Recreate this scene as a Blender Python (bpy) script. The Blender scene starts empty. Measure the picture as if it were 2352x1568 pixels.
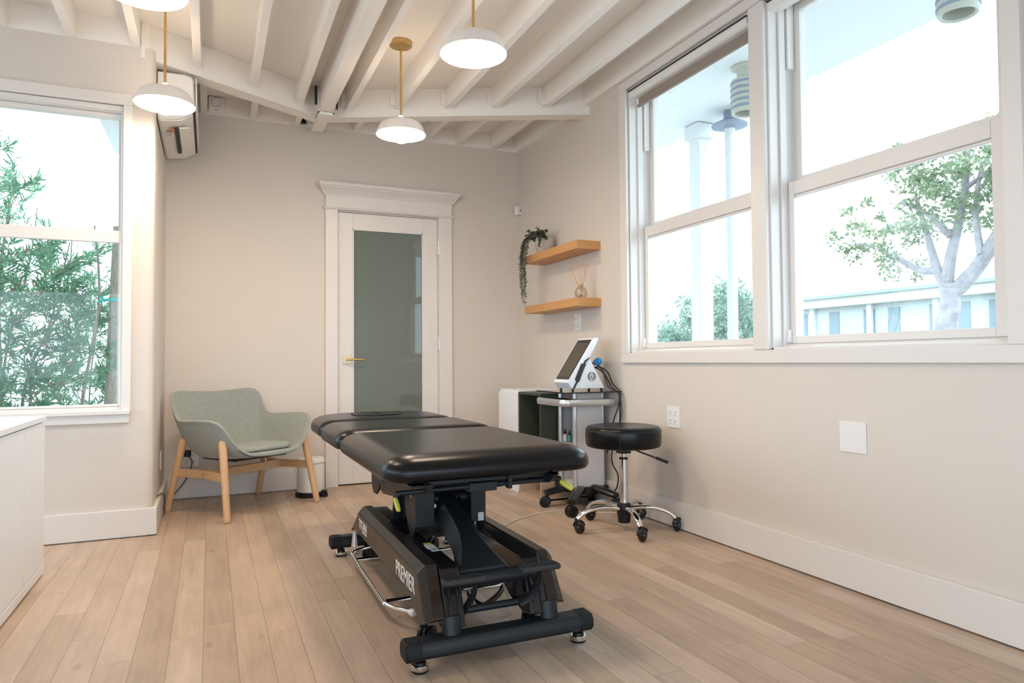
import bpy, bmesh, math, random
from mathutils import Vector, Matrix, Quaternion
PI = math.pi
S = bpy.context.scene
COL = S.collection
random.seed(7)

# ------------------------------------------------------------------ camera
cam_d = bpy.data.cameras.new('camera'); cam = bpy.data.objects.new('camera', cam_d); COL.objects.link(cam)
R_ = Vector((0.9159677, -0.40117909, -0.00764943)); U_ = Vector((-0.00394506, -0.02806701, 0.99959826)); F_ = Vector((0.40123262, 0.91556954, 0.02729115))
cam.matrix_world = Matrix(((R_.x, U_.x, -F_.x, 0), (R_.y, U_.y, -F_.y, 0), (R_.z, U_.z, -F_.z, 0.96), (0, 0, 0, 1)))
cam_d.sensor_width = 36; cam_d.lens = 1584.48 * 36 / 2352; cam_d.clip_start = 0.05; cam_d.clip_end = 300
S.camera = cam
# ------------------------------------------------------------------ world (overcast white sky) and exposure
SKY = 3.3
w = bpy.data.worlds.new('sky'); S.world = w; w.use_nodes = True
wn = w.node_tree.nodes; wl = w.node_tree.links
bg = wn['Background']; bg.inputs['Color'].default_value = (0.71, 0.86, 1.0, 1); bg.inputs['Strength'].default_value = SKY
S.view_settings.view_transform = 'Standard'; S.view_settings.look = 'None'; S.view_settings.gamma = 1
S.view_settings.exposure = 0.81; S.view_settings.use_curve_mapping = False
S.cycles.max_bounces = 10; S.cycles.diffuse_bounces = 6; S.cycles.glossy_bounces = 4; S.cycles.transmission_bounces = 6; S.cycles.transparent_max_bounces = 12
LAMP = 36.0      # opal glass of the pendant lamps

# ------------------------------------------------------------------ materials
MATS = {}
def newmat(name):
    m = bpy.data.materials.new(name); m.use_nodes = True
    nt = m.node_tree; b = nt.nodes['Principled BSDF']
    MATS[name] = m
    return m, nt, b
def nd(nt, t, **kw):
    n = nt.nodes.new(t)
    for k, v in kw.items():
        if k in n.inputs: n.inputs[k].default_value = v
        else: setattr(n, k, v)
    return n
def mat(name, col, rough=0.5, metal=0.0, bump=0.0, scale=40.0, var=0.0, stretch=(1, 1, 1), spec=None, coat=0.0, emit=None, es=0.0, sheen=0.0, detail=3.0):
    m, nt, b = newmat(name)
    b.inputs['Base Color'].default_value = (*col, 1); b.inputs['Roughness'].default_value = rough; b.inputs['Metallic'].default_value = metal
    if spec is not None: b.inputs['Specular IOR Level'].default_value = spec
    if coat: b.inputs['Coat Weight'].default_value = coat; b.inputs['Coat Roughness'].default_value = 0.05
    if sheen: b.inputs['Sheen Weight'].default_value = sheen
    if emit: b.inputs['Emission Color'].default_value = (*emit, 1); b.inputs['Emission Strength'].default_value = es
    tc = nd(nt, 'ShaderNodeTexCoord'); mp = nd(nt, 'ShaderNodeMapping'); mp.inputs['Scale'].default_value = stretch
    nt.links.new(tc.outputs['Object'], mp.inputs['Vector'])
    nz = nd(nt, 'ShaderNodeTexNoise', Scale=scale, Detail=detail, Roughness=0.6)
    nt.links.new(mp.outputs['Vector'], nz.inputs['Vector'])
    if bump:
        bp = nd(nt, 'ShaderNodeBump', Strength=bump, Distance=0.002)
        nt.links.new(nz.outputs['Fac'], bp.inputs['Height']); nt.links.new(bp.outputs['Normal'], b.inputs['Normal'])
    if var:
        rp = nd(nt, 'ShaderNodeValToRGB')
        rp.color_ramp.elements[0].position = 0.3; rp.color_ramp.elements[1].position = 0.7
        rp.color_ramp.elements[0].color = (*[c * (1 - var) for c in col], 1); rp.color_ramp.elements[1].color = (*[min(1, c * (1 + var)) for c in col], 1)
        nt.links.new(nz.outputs['Fac'], rp.inputs['Fac']); nt.links.new(rp.outputs['Color'], b.inputs['Base Color'])
    return m
WALL = mat('wall_paint', (0.67, 0.61, 0.553), 0.6, bump=0.12, scale=180)
TRIM = mat('white_trim_paint', (0.74, 0.70, 0.67), 0.38, bump=0.05, scale=60)
CEIL = mat('white_ceiling_paint', (0.85, 0.81, 0.765), 0.55, bump=0.35, scale=14, stretch=(6, 0.8, 6), detail=8)
WHITE = mat('white_laminate', (0.80, 0.83, 0.88), 0.3, bump=0.02)
PLAS = mat('white_plastic', (0.80, 0.78, 0.76), 0.3, bump=0.02)
OFFW = mat('ivory_enamel', (0.80, 0.78, 0.73), 0.25, bump=0.02)
BLKP = mat('black_plastic', (0.007, 0.007, 0.008), 0.42, bump=0.1, scale=300, spec=0.35)
BLKG = mat('glossy_black_cover', (0.008, 0.008, 0.009), 0.16, bump=0.01)
BLKM = mat('black_powder_coat', (0.010, 0.013, 0.017), 0.40, bump=0.15, scale=400, spec=0.35)
BRNM = mat('bronze_black_cover', (0.022, 0.014, 0.010), 0.28, bump=0.02, spec=0.4)
RUBB = mat('black_rubber', (0.008, 0.009, 0.011), 0.6, bump=0.3, scale=300, spec=0.3)
LEATH = mat('black_leatherette', (0.005, 0.005, 0.006), 0.26, bump=0.14, scale=260, spec=0.26)
CHROME = mat('chrome', (0.80, 0.80, 0.80), 0.08, 1.0)
STEEL = mat('brushed_steel', (0.62, 0.60, 0.58), 0.3, 1.0, bump=0.05, stretch=(1, 1, 20))
ALU = mat('silver_aluminium', (0.60, 0.60, 0.61), 0.32, 0.75, bump=0.02)
BRASS = mat('brushed_brass', (0.66, 0.45, 0.19), 0.3, 1.0, bump=0.06, scale=80, stretch=(1, 1, 10))
BRASS2 = mat('pale_brass', (0.62, 0.53, 0.36), 0.35, 1.0, bump=0.03)
BEECH = mat('beech_wood', (0.62, 0.40, 0.22), 0.42, bump=0.05, scale=6, var=0.06, stretch=(3, 3, 1.0), detail=6)
FABRIC = mat('grey_green_melange', (0.30, 0.325, 0.295), 0.9, bump=0.7, scale=300, var=0.5, sheen=0.25, detail=4)
GREEN = mat('dark_green_laminate', (0.045, 0.052, 0.036), 0.45, bump=0.02)
YELL = mat('yellow_grip', (0.50, 0.50, 0.07), 0.42, bump=0.02)
BLUE = mat('blue_cap', (0.0, 0.30, 0.72), 0.35, bump=0.02)
GREY = mat('grey_plastic', (0.36, 0.36, 0.37), 0.4, bump=0.02)
CABLE = mat('grey_cable', (0.12, 0.115, 0.11), 0.5, bump=0.02)
CABW = mat('white_cable', (0.62, 0.60, 0.57), 0.45, bump=0.02)
SCREEN = mat('device_screen', (0.03, 0.026, 0.02), 0.18, bump=0.0)
SCREEN2 = mat('screen_active_area', (0.075, 0.063, 0.047), 0.3, bump=0.0)
BLIND = mat('taupe_blind_fabric', (0.33, 0.27, 0.235), 0.9, bump=0.6, scale=500, var=0.25, stretch=(1, 1, 0.4))
SLOT = mat('dark_slot', (0.03, 0.028, 0.025), 0.6)
INK = mat('white_lettering', (0.78, 0.76, 0.72), 0.5)
INKB = mat('dark_ink', (0.02, 0.03, 0.05), 0.5)
STICK = mat('silver_label', (0.55, 0.60, 0.60), 0.35, 0.2)
STICKY = mat('yellow_label', (0.65, 0.60, 0.12), 0.4)
STICKO = mat('orange_label', (0.65, 0.22, 0.10), 0.5)
LEAF = mat('eucalyptus_leaf', (0.095, 0.115, 0.075), 0.6, bump=0.1, var=0.3, scale=60)
LEAF2 = mat('olive_leaf', (0.16, 0.33, 0.20), 0.5, var=0.40, scale=9)
LEAFR = mat('reddish_leaf', (0.40, 0.22, 0.16), 0.6, var=0.3, scale=9)
LEAF3 = mat('tree_leaf', (0.20, 0.25, 0.15), 0.6, var=0.35, scale=3)
LEAF4 = mat('hedge_leaf', (0.24, 0.33, 0.27), 0.6, var=0.35, scale=3)
BARK = mat('grey_bark', (0.34, 0.31, 0.27), 0.85, bump=0.6, scale=20, var=0.3, stretch=(6, 6, 0.7))
BARKL = mat('pale_bark', (0.26, 0.24, 0.25), 0.85, bump=0.6, scale=8, var=0.25)
TEAL = mat('teal_ribbon', (0.02, 0.50, 0.48), 0.5)
STUCCO = mat('pale_stucco', (0.42, 0.45, 0.44), 0.8, bump=0.3, scale=30)
CREAM = mat('cream_fascia', (0.46, 0.44, 0.38), 0.8, bump=0.1)
ROOFM = mat('grey_roof_edge', (0.24, 0.29, 0.34), 0.7, bump=0.2)
WINB = mat('distant_window_glass', (0.19, 0.24, 0.26), 0.6, bump=0.02)
CONC = mat('pale_concrete', (0.46, 0.46, 0.45), 0.9, bump=0.3, scale=12, var=0.08)
SOFF = mat('soffit_paint', (0.60, 0.62, 0.62), 0.7, bump=0.1)
LANT = mat('lantern_metal', (0.42, 0.42, 0.36), 0.6, bump=0.1)
LANTB = mat('lantern_band', (0.20, 0.24, 0.30), 0.5, bump=0.1)
FENCEM = mat('weathered_fence', (0.25, 0.27, 0.30), 0.8, bump=0.4, var=0.2, scale=4, stretch=(6, 6, 0.5))
def translucent(m, f):
    nt = m.node_tree; b = nt.nodes['Principled BSDF']; out = [n for n in nt.nodes if n.type == 'OUTPUT_MATERIAL'][0]
    tr = nd(nt, 'ShaderNodeBsdfTranslucent'); mx = nd(nt, 'ShaderNodeMixShader'); mx.inputs[0].default_value = f
    if b.inputs['Base Color'].is_linked: nt.links.new(b.inputs['Base Color'].links[0].from_socket, tr.inputs['Color'])
    nt.links.new(b.outputs[0], mx.inputs[1]); nt.links.new(tr.outputs[0], mx.inputs[2]); nt.links.new(mx.outputs[0], out.inputs[0])
for m_ in (LEAF2, LEAFR, LEAF3, LEAF4): translucent(m_, 0.4)
REED = mat('reed_stick', (0.62, 0.36, 0.20), 0.7, bump=0.1)
POT = mat('ceramic_pot', (0.50, 0.44, 0.38), 0.5, bump=0.1)
LAMPW = mat('white_enamel_shade', (0.80, 0.74, 0.69), 0.4, bump=0.02)
OPAL = mat('opal_glass', (0.9, 0.88, 0.85), 0.3, emit=(1.0, 0.80, 0.59), es=LAMP)
SEAML = mat('seat_stitching', (0.02, 0.02, 0.022), 0.6)
LIQ = mat('bottle_blue', (0.10, 0.35, 0.45), 0.2)

def glassmat(name, tint=(1, 1, 1), refl=1.0):
    m = bpy.data.materials.new(name); m.use_nodes = True; nt = m.node_tree; nt.nodes.clear()
    out = nd(nt, 'ShaderNodeOutputMaterial'); mix = nd(nt, 'ShaderNodeMixShader'); tr = nd(nt, 'ShaderNodeBsdfTransparent'); gl = nd(nt, 'ShaderNodeBsdfGlossy')
    tr.inputs['Color'].default_value = (*tint, 1); gl.inputs['Roughness'].default_value = 0.0
    lw = nd(nt, 'ShaderNodeLayerWeight'); pw = nd(nt, 'ShaderNodeMath', operation='POWER'); pw.inputs[1].default_value = 5.0; fr = nd(nt, 'ShaderNodeMath', operation='MULTIPLY_ADD'); fr.inputs[1].default_value = 0.9; fr.inputs[2].default_value = 0.04
    mu = nd(nt, 'ShaderNodeMath', operation='MULTIPLY'); mu.inputs[1].default_value = refl
    nt.links.new(lw.outputs['Facing'], pw.inputs[0]); nt.links.new(pw.outputs[0], fr.inputs[0]); nt.links.new(fr.outputs[0], mu.inputs[0]); nt.links.new(mu.outputs[0], mix.inputs[0]); nt.links.new(tr.outputs[0], mix.inputs[1]); nt.links.new(gl.outputs[0], mix.inputs[2]); nt.links.new(mix.outputs[0], out.inputs[0])
    return m
GLASS = glassmat('window_glass', (0.97, 0.99, 0.98), 0.45)
GLASS2 = glassmat('bottle_glass', (0.93, 0.93, 0.90), 1.5)
# frosted green door glass
FROST = mat('green_door_glass', (0.155, 0.180, 0.155), 0.02, spec=0.5)
# dark tinted tray glass
SMOKE = mat('black_tray_glass', (0.012, 0.012, 0.012), 0.06)

def woodshelf():
    m, nt, b = newmat('orange_pine_shelf')
    tc = nd(nt, 'ShaderNodeTexCoord'); mp = nd(nt, 'ShaderNodeMapping'); mp.inputs['Scale'].default_value = (14, 1.2, 14)
    nz = nd(nt, 'ShaderNodeTexNoise', Scale=3.0, Detail=6.0, Distortion=1.2)
    wv = nd(nt, 'ShaderNodeTexWave', Scale=1.6, Distortion=6.0, Detail=3.0); wv.bands_direction = 'Z'
    rp = nd(nt, 'ShaderNodeValToRGB'); rp.color_ramp.elements[0].color = (0.50, 0.235, 0.075, 1); rp.color_ramp.elements[1].color = (0.66, 0.36, 0.14, 1)
    mx = nd(nt, 'ShaderNodeMath', operation='ADD'); m2 = nd(nt, 'ShaderNodeMath', operation='MULTIPLY'); m2.inputs[1].default_value = 0.5
    L = nt.links.new
    L(tc.outputs['Object'], mp.inputs['Vector']); L(mp.outputs[0], nz.inputs['Vector']); L(mp.outputs[0], wv.inputs['Vector'])
    L(nz.outputs['Fac'], mx.inputs[0]); L(wv.outputs['Fac'], mx.inputs[1]); L(mx.outputs[0], m2.inputs[0]); L(m2.outputs[0], rp.inputs['Fac']); L(rp.outputs[0], b.inputs['Base Color'])
    b.inputs['Roughness'].default_value = 0.45
    return m
PINE = woodshelf()
ASH = mat('pale_grained_laminate', (0.50, 0.37, 0.28), 0.4, bump=0.1, scale=6, var=0.16, stretch=(30, 30, 0.6), detail=6)

def floormat():
    m, nt, b = newmat('oak_planks'); L = nt.links.new
    tc = nd(nt, 'ShaderNodeTexCoord'); sp = nd(nt, 'ShaderNodeSeparateXYZ'); L(tc.outputs['Object'], sp.inputs[0])
    def M(op, a, bb=None, c=None):
        n = nd(nt, 'ShaderNodeMath', operation=op)
        for i, v in enumerate((a, bb, c)):
            if v is None: continue
            if isinstance(v, (int, float)): n.inputs[i].default_value = v
            else: L(v, n.inputs[i])
        return n.outputs[0]
    u = M('DIVIDE', M('ADD', sp.outputs['X'], 0.017), 0.1045)
    pid = M('FLOOR', u); fu = M('FRACT', u)
    wn_ = nd(nt, 'ShaderNodeTexWhiteNoise'); wn_.noise_dimensions = '1D'; L(pid, wn_.inputs['W'])
    v = M('ADD', M('DIVIDE', sp.outputs['Y'], 1.45), M('MULTIPLY', wn_.outputs['Value'], 7.0))
    bid = M('FLOOR', v); fv = M('FRACT', v)
    wn2 = nd(nt, 'ShaderNodeTexWhiteNoise'); wn2.noise_dimensions = '2D'; cb = nd(nt, 'ShaderNodeCombineXYZ'); L(pid, cb.inputs[0]); L(bid, cb.inputs[1]); L(cb.outputs[0], wn2.inputs['Vector'])
    cb2 = nd(nt, 'ShaderNodeCombineXYZ'); L(M('ADD', sp.outputs['X'], M('MULTIPLY', wn2.outputs['Value'], 31.0)), cb2.inputs[0]); L(sp.outputs['Y'], cb2.inputs[1]); L(wn2.outputs['Value'], cb2.inputs[2])
    mp = nd(nt, 'ShaderNodeMapping'); mp.inputs['Scale'].default_value = (42, 2.4, 1); L(cb2.outputs[0], mp.inputs['Vector'])
    nz = nd(nt, 'ShaderNodeTexNoise', Scale=1.0, Detail=9.0, Roughness=0.68, Distortion=0.35); L(mp.outputs[0], nz.inputs['Vector'])
    mp3 = nd(nt, 'ShaderNodeMapping'); mp3.inputs['Scale'].default_value = (5.0, 2.2, 1); L(cb2.outputs[0], mp3.inputs['Vector'])
    nz3 = nd(nt, 'ShaderNodeTexNoise', Scale=1.0, Detail=4.0, Roughness=0.5, Distortion=1.0); L(mp3.outputs[0], nz3.inputs['Vector'])
    # board tint
    rp = nd(nt, 'ShaderNodeValToRGB'); e = rp.color_ramp.elements
    e[0].position = 0.0; e[0].color = (0.44, 0.335, 0.25, 1); e[1].position = 1.0; e[1].color = (0.56, 0.445, 0.355, 1)
    n2 = e.new(0.5); n2.color = (0.50, 0.375, 0.28, 1)
    L(wn2.outputs['Value'], rp.inputs['Fac'])
    g = nd(nt, 'ShaderNodeValToRGB'); g.color_ramp.elements[0].position = 0.28; g.color_ramp.elements[0].color = (0.80, 0.79, 0.78, 1); g.color_ramp.elements[1].position = 0.66; g.color_ramp.elements[1].color = (1.07, 1.07, 1.07, 1)
    L(nz.outputs['Fac'], g.inputs['Fac'])
    g3 = nd(nt, 'ShaderNodeValToRGB'); g3.color_ramp.elements[0].position = 0.25; g3.color_ramp.elements[0].color = (0.86, 0.86, 0.88, 1); g3.color_ramp.elements[1].position = 0.6; g3.color_ramp.elements[1].color = (1.03, 1.03, 1.03, 1)
    L(nz3.outputs['Fac'], g3.inputs['Fac'])
    def mul(a, bb):
        n = nd(nt, 'ShaderNodeMix', data_type='RGBA', blend_type='MULTIPLY'); n.inputs[0].default_value = 1; L(a, n.inputs[6]); L(bb, n.inputs[7]); return n.outputs[2]
    c = mul(mul(rp.outputs[0], g.outputs[0]), g3.outputs[0])
    # knots
    mpk = nd(nt, 'ShaderNodeMapping'); mpk.inputs['Scale'].default_value = (5.2, 2.4, 1); L(cb2.outputs[0], mpk.inputs['Vector'])
    vo = nd(nt, 'ShaderNodeTexVoronoi', Scale=1.0); vo.inputs['Randomness'].default_value = 1.0; L(mpk.outputs[0], vo.inputs['Vector'])
    kf = nd(nt, 'ShaderNodeMapRange'); kf.inputs['From Min'].default_value = 0.02; kf.inputs['From Max'].default_value = 0.10; kf.inputs['To Min'].default_value = 0.72; kf.inputs['To Max'].default_value = 1.0; L(vo.outputs['Distance'], kf.inputs['Value'])
    # gaps
    du = M('MULTIPLY', M('MINIMUM', fu, M('SUBTRACT', 1.0, fu)), 0.1045)
    dv = M('MULTIPLY', M('MINIMUM', fv, M('SUBTRACT', 1.0, fv)), 1.45)
    dd = M('MINIMUM', du, dv)
    gp = nd(nt, 'ShaderNodeMapRange'); gp.inputs['From Min'].default_value = 0.0004; gp.inputs['From Max'].default_value = 0.0013; gp.inputs['To Min'].default_value = 0.42; gp.inputs['To Max'].default_value = 1.0; L(dd, gp.inputs['Value'])
    fac = M('MULTIPLY', kf.outputs[0], gp.outputs[0])
    cc = nd(nt, 'ShaderNodeCombineXYZ'); L(fac, cc.inputs[0]); L(fac, cc.inputs[1]); L(fac, cc.inputs[2])
    L(mul(c, cc.outputs[0]), b.inputs['Base Color'])
    rr = nd(nt, 'ShaderNodeMapRange'); rr.inputs['To Min'].default_value = 0.36; rr.inputs['To Max'].default_value = 0.52; L(nz.outputs['Fac'], rr.inputs['Value']); L(rr.outputs[0], b.inputs['Roughness'])
    bp = nd(nt, 'ShaderNodeBump', Strength=0.25, Distance=0.002); hh = M('ADD', M('MULTIPLY', nz.outputs['Fac'], 0.25), gp.outputs[0]); L(hh, bp.inputs['Height']); L(bp.outputs[0], b.inputs['Normal'])
    return m
FLOOR = floormat()

# ------------------------------------------------------------------ mesh helpers
class MB:
    def __init__(s, mx=None): s.v = []; s.f = []; s.m = mx or Matrix()
    def add(s, vs, fs):
        o = len(s.v); s.v += [tuple(s.m @ Vector(v)) for v in vs]; s.f += [tuple(i + o for i in f) for f in fs]; return s
    def box(s, x0, y0, z0, x1, y1, z1, mx=None):
        vs = [(x, y, z) for x in (x0, x1) for y in (y0, y1) for z in (z0, z1)]
        if mx is not None: vs = [mx @ Vector(v) for v in vs]
        return s.add(vs, [(0, 1, 3, 2), (4, 6, 7, 5), (0, 4, 5, 1), (2, 3, 7, 6), (0, 2, 6, 4), (1, 5, 7, 3)])
    def cyl(s, p0, p1, r0, r1=None, n=20, caps=True):
        r1 = r0 if r1 is None else r1
        p0 = Vector(p0); p1 = Vector(p1); d = (p1 - p0).normalized(); a = d.orthogonal().normalized(); b = d.cross(a)
        vs = []
        for p, r in ((p0, r0), (p1, r1)):
            for i in range(n):
                t = 2 * PI * i / n; vs.append(p + a * (r * math.cos(t)) + b * (r * math.sin(t)))
        fs = [(i, (i + 1) % n, n + (i + 1) % n, n + i) for i in range(n)]
        if caps: fs += [tuple(range(n - 1, -1, -1)), tuple(range(n, 2 * n))]
        return s.add(vs, fs)
    def tube(s, pts, r, n=10, caps=True, flat=None):
        pts = [Vector(p) for p in pts]; k = len(pts)
        rs = r if isinstance(r, (list, tuple)) else [r] * k
        tan = [(pts[min(i + 1, k - 1)] - pts[max(i - 1, 0)]).normalized() for i in range(k)]
        a = tan[0].orthogonal().normalized(); vs = []
        if flat is not None: a = Vector(flat); a = (a - tan[0] * a.dot(tan[0])).normalized()
        for i in range(k):
            a = (a - tan[i] * a.dot(tan[i])).normalized(); b = tan[i].cross(a)
            ra, rb = rs[i] if isinstance(rs[i], tuple) else (rs[i], rs[i])
            for j in range(n):
                t = 2 * PI * j / n; vs.append(pts[i] + a * (ra * math.cos(t)) + b * (rb * math.sin(t)))
        fs = [(i * n + j, i * n + (j + 1) % n, (i + 1) * n + (j + 1) % n, (i + 1) * n + j) for i in range(k - 1) for j in range(n)]
        if caps: fs += [tuple(range(n - 1, -1, -1)), tuple(range((k - 1) * n, k * n))]
        return s.add(vs, fs)
    def lathe(s, prof, c=(0, 0, 0), n=40, axis=None, close=False):
        c = Vector(c); q = Vector((0, 0, 1)).rotation_difference(Vector(axis).normalized()) if axis else None
        vs = []; idx = []
        for r, z in prof:
            if r < 1e-6:
                p = Vector((0, 0, z)); idx.append([len(vs)]); vs.append(c + (q @ p if q else p))
            else:
                row = []
                for i in range(n):
                    t = 2 * PI * i / n; p = Vector((r * math.cos(t), r * math.sin(t), z)); row.append(len(vs)); vs.append(c + (q @ p if q else p))
                idx.append(row)
        fs = []
        pairs = list(zip(idx[:-1], idx[1:]))
        if close: pairs.append((idx[-1], idx[0]))
        for A, B in pairs:
            for i in range(n):
                j = (i + 1) % n
                if len(A) == 1 and len(B) == 1: continue
                if len(A) == 1: fs.append((A[0], B[j], B[i]))
                elif len(B) == 1: fs.append((A[i], A[j], B[0]))
                else: fs.append((A[i], A[j], B[j], B[i]))
        return s.add(vs, fs)
    def prism(s, poly, a, b, ax='x'):
        def P(u, v, t): return {'x': (t, u, v), 'y': (u, t, v), 'z': (u, v, t)}[ax]
        n = len(poly); vs = [P(u, v, a) for u, v in poly] + [P(u, v, b) for u, v in poly]
        fs = [(i, (i + 1) % n, n + (i + 1) % n, n + i) for i in range(n)] + [tuple(range(n - 1, -1, -1)), tuple(range(n, 2 * n))]
        return s.add(vs, fs)
    def grid(s, rows, closed_u=False):
        n = len(rows[0]); vs = [p for r in rows for p in r]; fs = []
        for i in range(len(rows) - 1):
            for j in range(n if closed_u else n - 1):
                fs.append((i * n + j, i * n + (j + 1) % n, (i + 1) * n + (j + 1) % n, (i + 1) * n + j))
        return s.add(vs, fs)
    def build(s, name, material, parent=None, bevel=0.0, seg=2, ang=35, solid=0, sub=0, smooth=True):
        me = bpy.data.meshes.new(name); me.from_pydata([tuple(v) for v in s.v], [], s.f)
        bm = bmesh.new(); bm.from_mesh(me); bmesh.ops.recalc_face_normals(bm, faces=bm.faces)
        if smooth:
            th = math.radians(ang)
            for f in bm.faces: f.smooth = True
            for e in bm.edges:
                if len(e.link_faces) == 2 and e.calc_face_angle(0) > th: e.smooth = False
        bm.to_mesh(me); bm.free(); me.materials.append(material)
        o = bpy.data.objects.new(name, me); COL.objects.link(o)
        if solid:
            md = o.modifiers.new('solid', 'SOLIDIFY'); md.thickness = solid; md.offset = 0
        if bevel:
            md = o.modifiers.new('bevel', 'BEVEL'); md.width = bevel; md.segments = seg; md.limit_method = 'ANGLE'; md.angle_limit = math.radians(40); md.harden_normals = True
        if sub:
            md = o.modifiers.new('sub', 'SUBSURF'); md.levels = sub; md.render_levels = sub
        if parent is not None:
            o.parent = parent; o.matrix_parent_inverse = parent.matrix_world.inverted()
        return o
def tag(o, label=None, cat=None, group=None, kind=None):
    if label: o['label'] = label
    if cat: o['category'] = cat
    if group: o['group'] = group
    if kind: o['kind'] = kind
    return o
def thing(name, loc, label=None, cat=None, group=None, kind=None, rz=0):
    o = bpy.data.objects.new(name, None); o.empty_display_size = 0.1; COL.objects.link(o)
    o.matrix_world = Matrix.Translation(loc) @ Matrix.Rotation(rz, 4, 'Z'); o.location = loc; o.rotation_euler = (0, 0, rz)
    return tag(o, label, cat, group, kind)
def copy_tree(o, parent=None):
    c = o.copy(); COL.objects.link(c)
    if parent is not None: c.parent = parent
    for ch in [x for x in list(bpy.data.objects) if x.parent == o]: copy_tree(ch, c)
    return c
def box(name, m, x0, y0, z0, x1, y1, z1, parent=None, bevel=0.0, seg=2):
    return MB().box(x0, y0, z0, x1, y1, z1).build(name, m, parent, bevel=bevel, seg=seg)
def smoothpath(pts, n=8):
    pts = [Vector(p) for p in pts]; P = [pts[0]] + pts + [pts[-1]]; out = []
    for i in range(1, len(P) - 2):
        a, b, c, d = P[i - 1], P[i], P[i + 1], P[i + 2]
        for k in range(n):
            t = k / n; out.append(0.5 * ((2 * b) + (c - a) * t + (2 * a - 5 * b + 4 * c - d) * t * t + (3 * b - a - 3 * c + d) * t ** 3))
    out.append(pts[-1]); return out
def textmesh(name, s, m, mx, size, parent, xs=1.0, depth=0.0006, bold=0.0):
    cu = bpy.data.curves.new(name, 'FONT'); cu.body = s; cu.size = size; cu.extrude = depth; cu.align_x = 'CENTER'; cu.align_y = 'CENTER'; cu.offset = bold
    t = bpy.data.objects.new(name, cu); COL.objects.link(t)
    dg = bpy.context.evaluated_depsgraph_get(); me = bpy.data.meshes.new_from_object(t.evaluated_get(dg))
    bpy.data.objects.remove(t); bpy.data.curves.remove(cu)
    me.transform(mx @ Matrix.Diagonal((xs, 1, 1, 1))); me.materials.clear(); me.materials.append(m)
    o = bpy.data.objects.new(name, me); COL.objects.link(o)
    if parent is not None: o.parent = parent; o.matrix_parent_inverse = parent.matrix_world.inverted()
    return o

# ------------------------------------------------------------------ room shell
XR, YB, YL, XC, ZW, ZD = 2.45, 5.43, 4.37, -0.29, 2.76, 2.89   # right wall, back wall, left wall, wall corner, wall top, deck
XW, YF = -3.6, -2.8
def struct(o): o['kind'] = 'structure'; return o
struct(box('floor', FLOOR, XW - 0.2, YF - 0.2, -0.08, XR + 0.1, YB + 0.1, 0))
ceiling = struct(box('ceiling', CEIL, XW - 0.2, YF - 0.2, ZD, XR + 0.2, YB + 0.2, ZD + 0.12))
# right wall with the wide double window opening y 1.44..3.71, z 1.0..2.67
W1a, W1b, W2a, W2b, WZ0, WZ1 = 2.615, 3.715, 1.44, 2.515, 1.0, 2.69
m = MB(); m.box(XR, YF, 0, XR + 0.2, W2a, ZD).box(XR, W2a, 0, XR + 0.2, W1b, WZ0).box(XR, W2a, WZ1, XR + 0.2, W1b, ZD).box(XR, W1b, 0, XR + 0.2, YB, ZD)
struct(m.build('wall_right', WALL))
# back wall with door opening
DX0, DX1, DZ = 0.905, 1.722, 2.132
m = MB(); m.box(XC - 0.2, YB, 0, DX0, YB + 0.2, ZW).box(DX0, YB, DZ, DX1, YB + 0.2, ZW).box(DX1, YB, 0, XR + 0.2, YB + 0.2, ZW).box(DX0, YB + 0.12, 0, DX1, YB + 0.2, DZ)
struct(m.build('wall_back', WALL))
# return wall between the alcove wall and the back wall (bullnose corner) together with the left window wall
LX0, LX1, LZ0, LZ1 = -2.2, -0.445, 0.70, 2.40
m = MB(); m.box(XC - 0.2, YL + 0.2, 0, XC, YB, ZW)
struct(m.build('wall_return', WALL))
m = MB(); m.box(XW - 0.2, YL, 0, LX0, YL + 0.2, ZW - 0.015).box(LX0, YL, 0, LX1, YL + 0.2, LZ0).box(LX0, YL, LZ1, LX1, YL + 0.2, ZW - 0.015)
arc = [(XC - 0.035 + 0.035 * math.sin(t), YL + 0.035 - 0.035 * math.cos(t)) for t in [PI / 2 * i / 6 for i in range(7)]]
m.prism([(LX1, YL)] + arc + [(XC, YL + 0.2), (LX1, YL + 0.2)], 0, ZW - 0.015, 'z')
struct(m.build('wall_left', WALL))
# front wall (behind the camera) and far left wall, both with large unseen openings added as fill light
m = MB(); m.box(XW, YF - 0.2, 0, XR, YF, 0.35).box(XW, YF - 0.2, 2.0, XR, YF, ZD)
for a, b in ((XW, XW + 0.25), (-1.5, -1.35), (0.55, 0.70), (XR - 0.25, XR)): m.box(a, YF - 0.2, 0.35, b, YF, 2.0)
struct(m.build('wall_front', WALL))
m = MB(); m.box(XW - 0.2, YF, 0, XW, YL, 0.45).box(XW - 0.2, YF, 2.25, XW, YL, ZD)
for a, b in ((YF, YF + 0.3), (-0.5, -0.3), (1.9, 2.1), (YL - 0.2, YL)): m.box(XW - 0.2, a, 0.45, XW, b, 2.25)
struct(m.build('wall_west', WALL))
# blocking boards between the joists on the wall tops
struct(box('trim_1', CEIL, XC, YB - 0.012, ZW, XR, YB + 0.2, ZD))
struct(box('trim_2', CEIL, XR - 0.045, YF, 2.748, XR, YB - 0.02, ZD))
struct(box('trim_3', CEIL, XW, YL - 0.0, 2.745, XC - 0.03, YL + 0.2, ZD))
struct(box('trim_4', CEIL, XC - 0.2, YL + 0.21, ZW, XC - 0.01, YB - 0.02, ZD))
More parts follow.
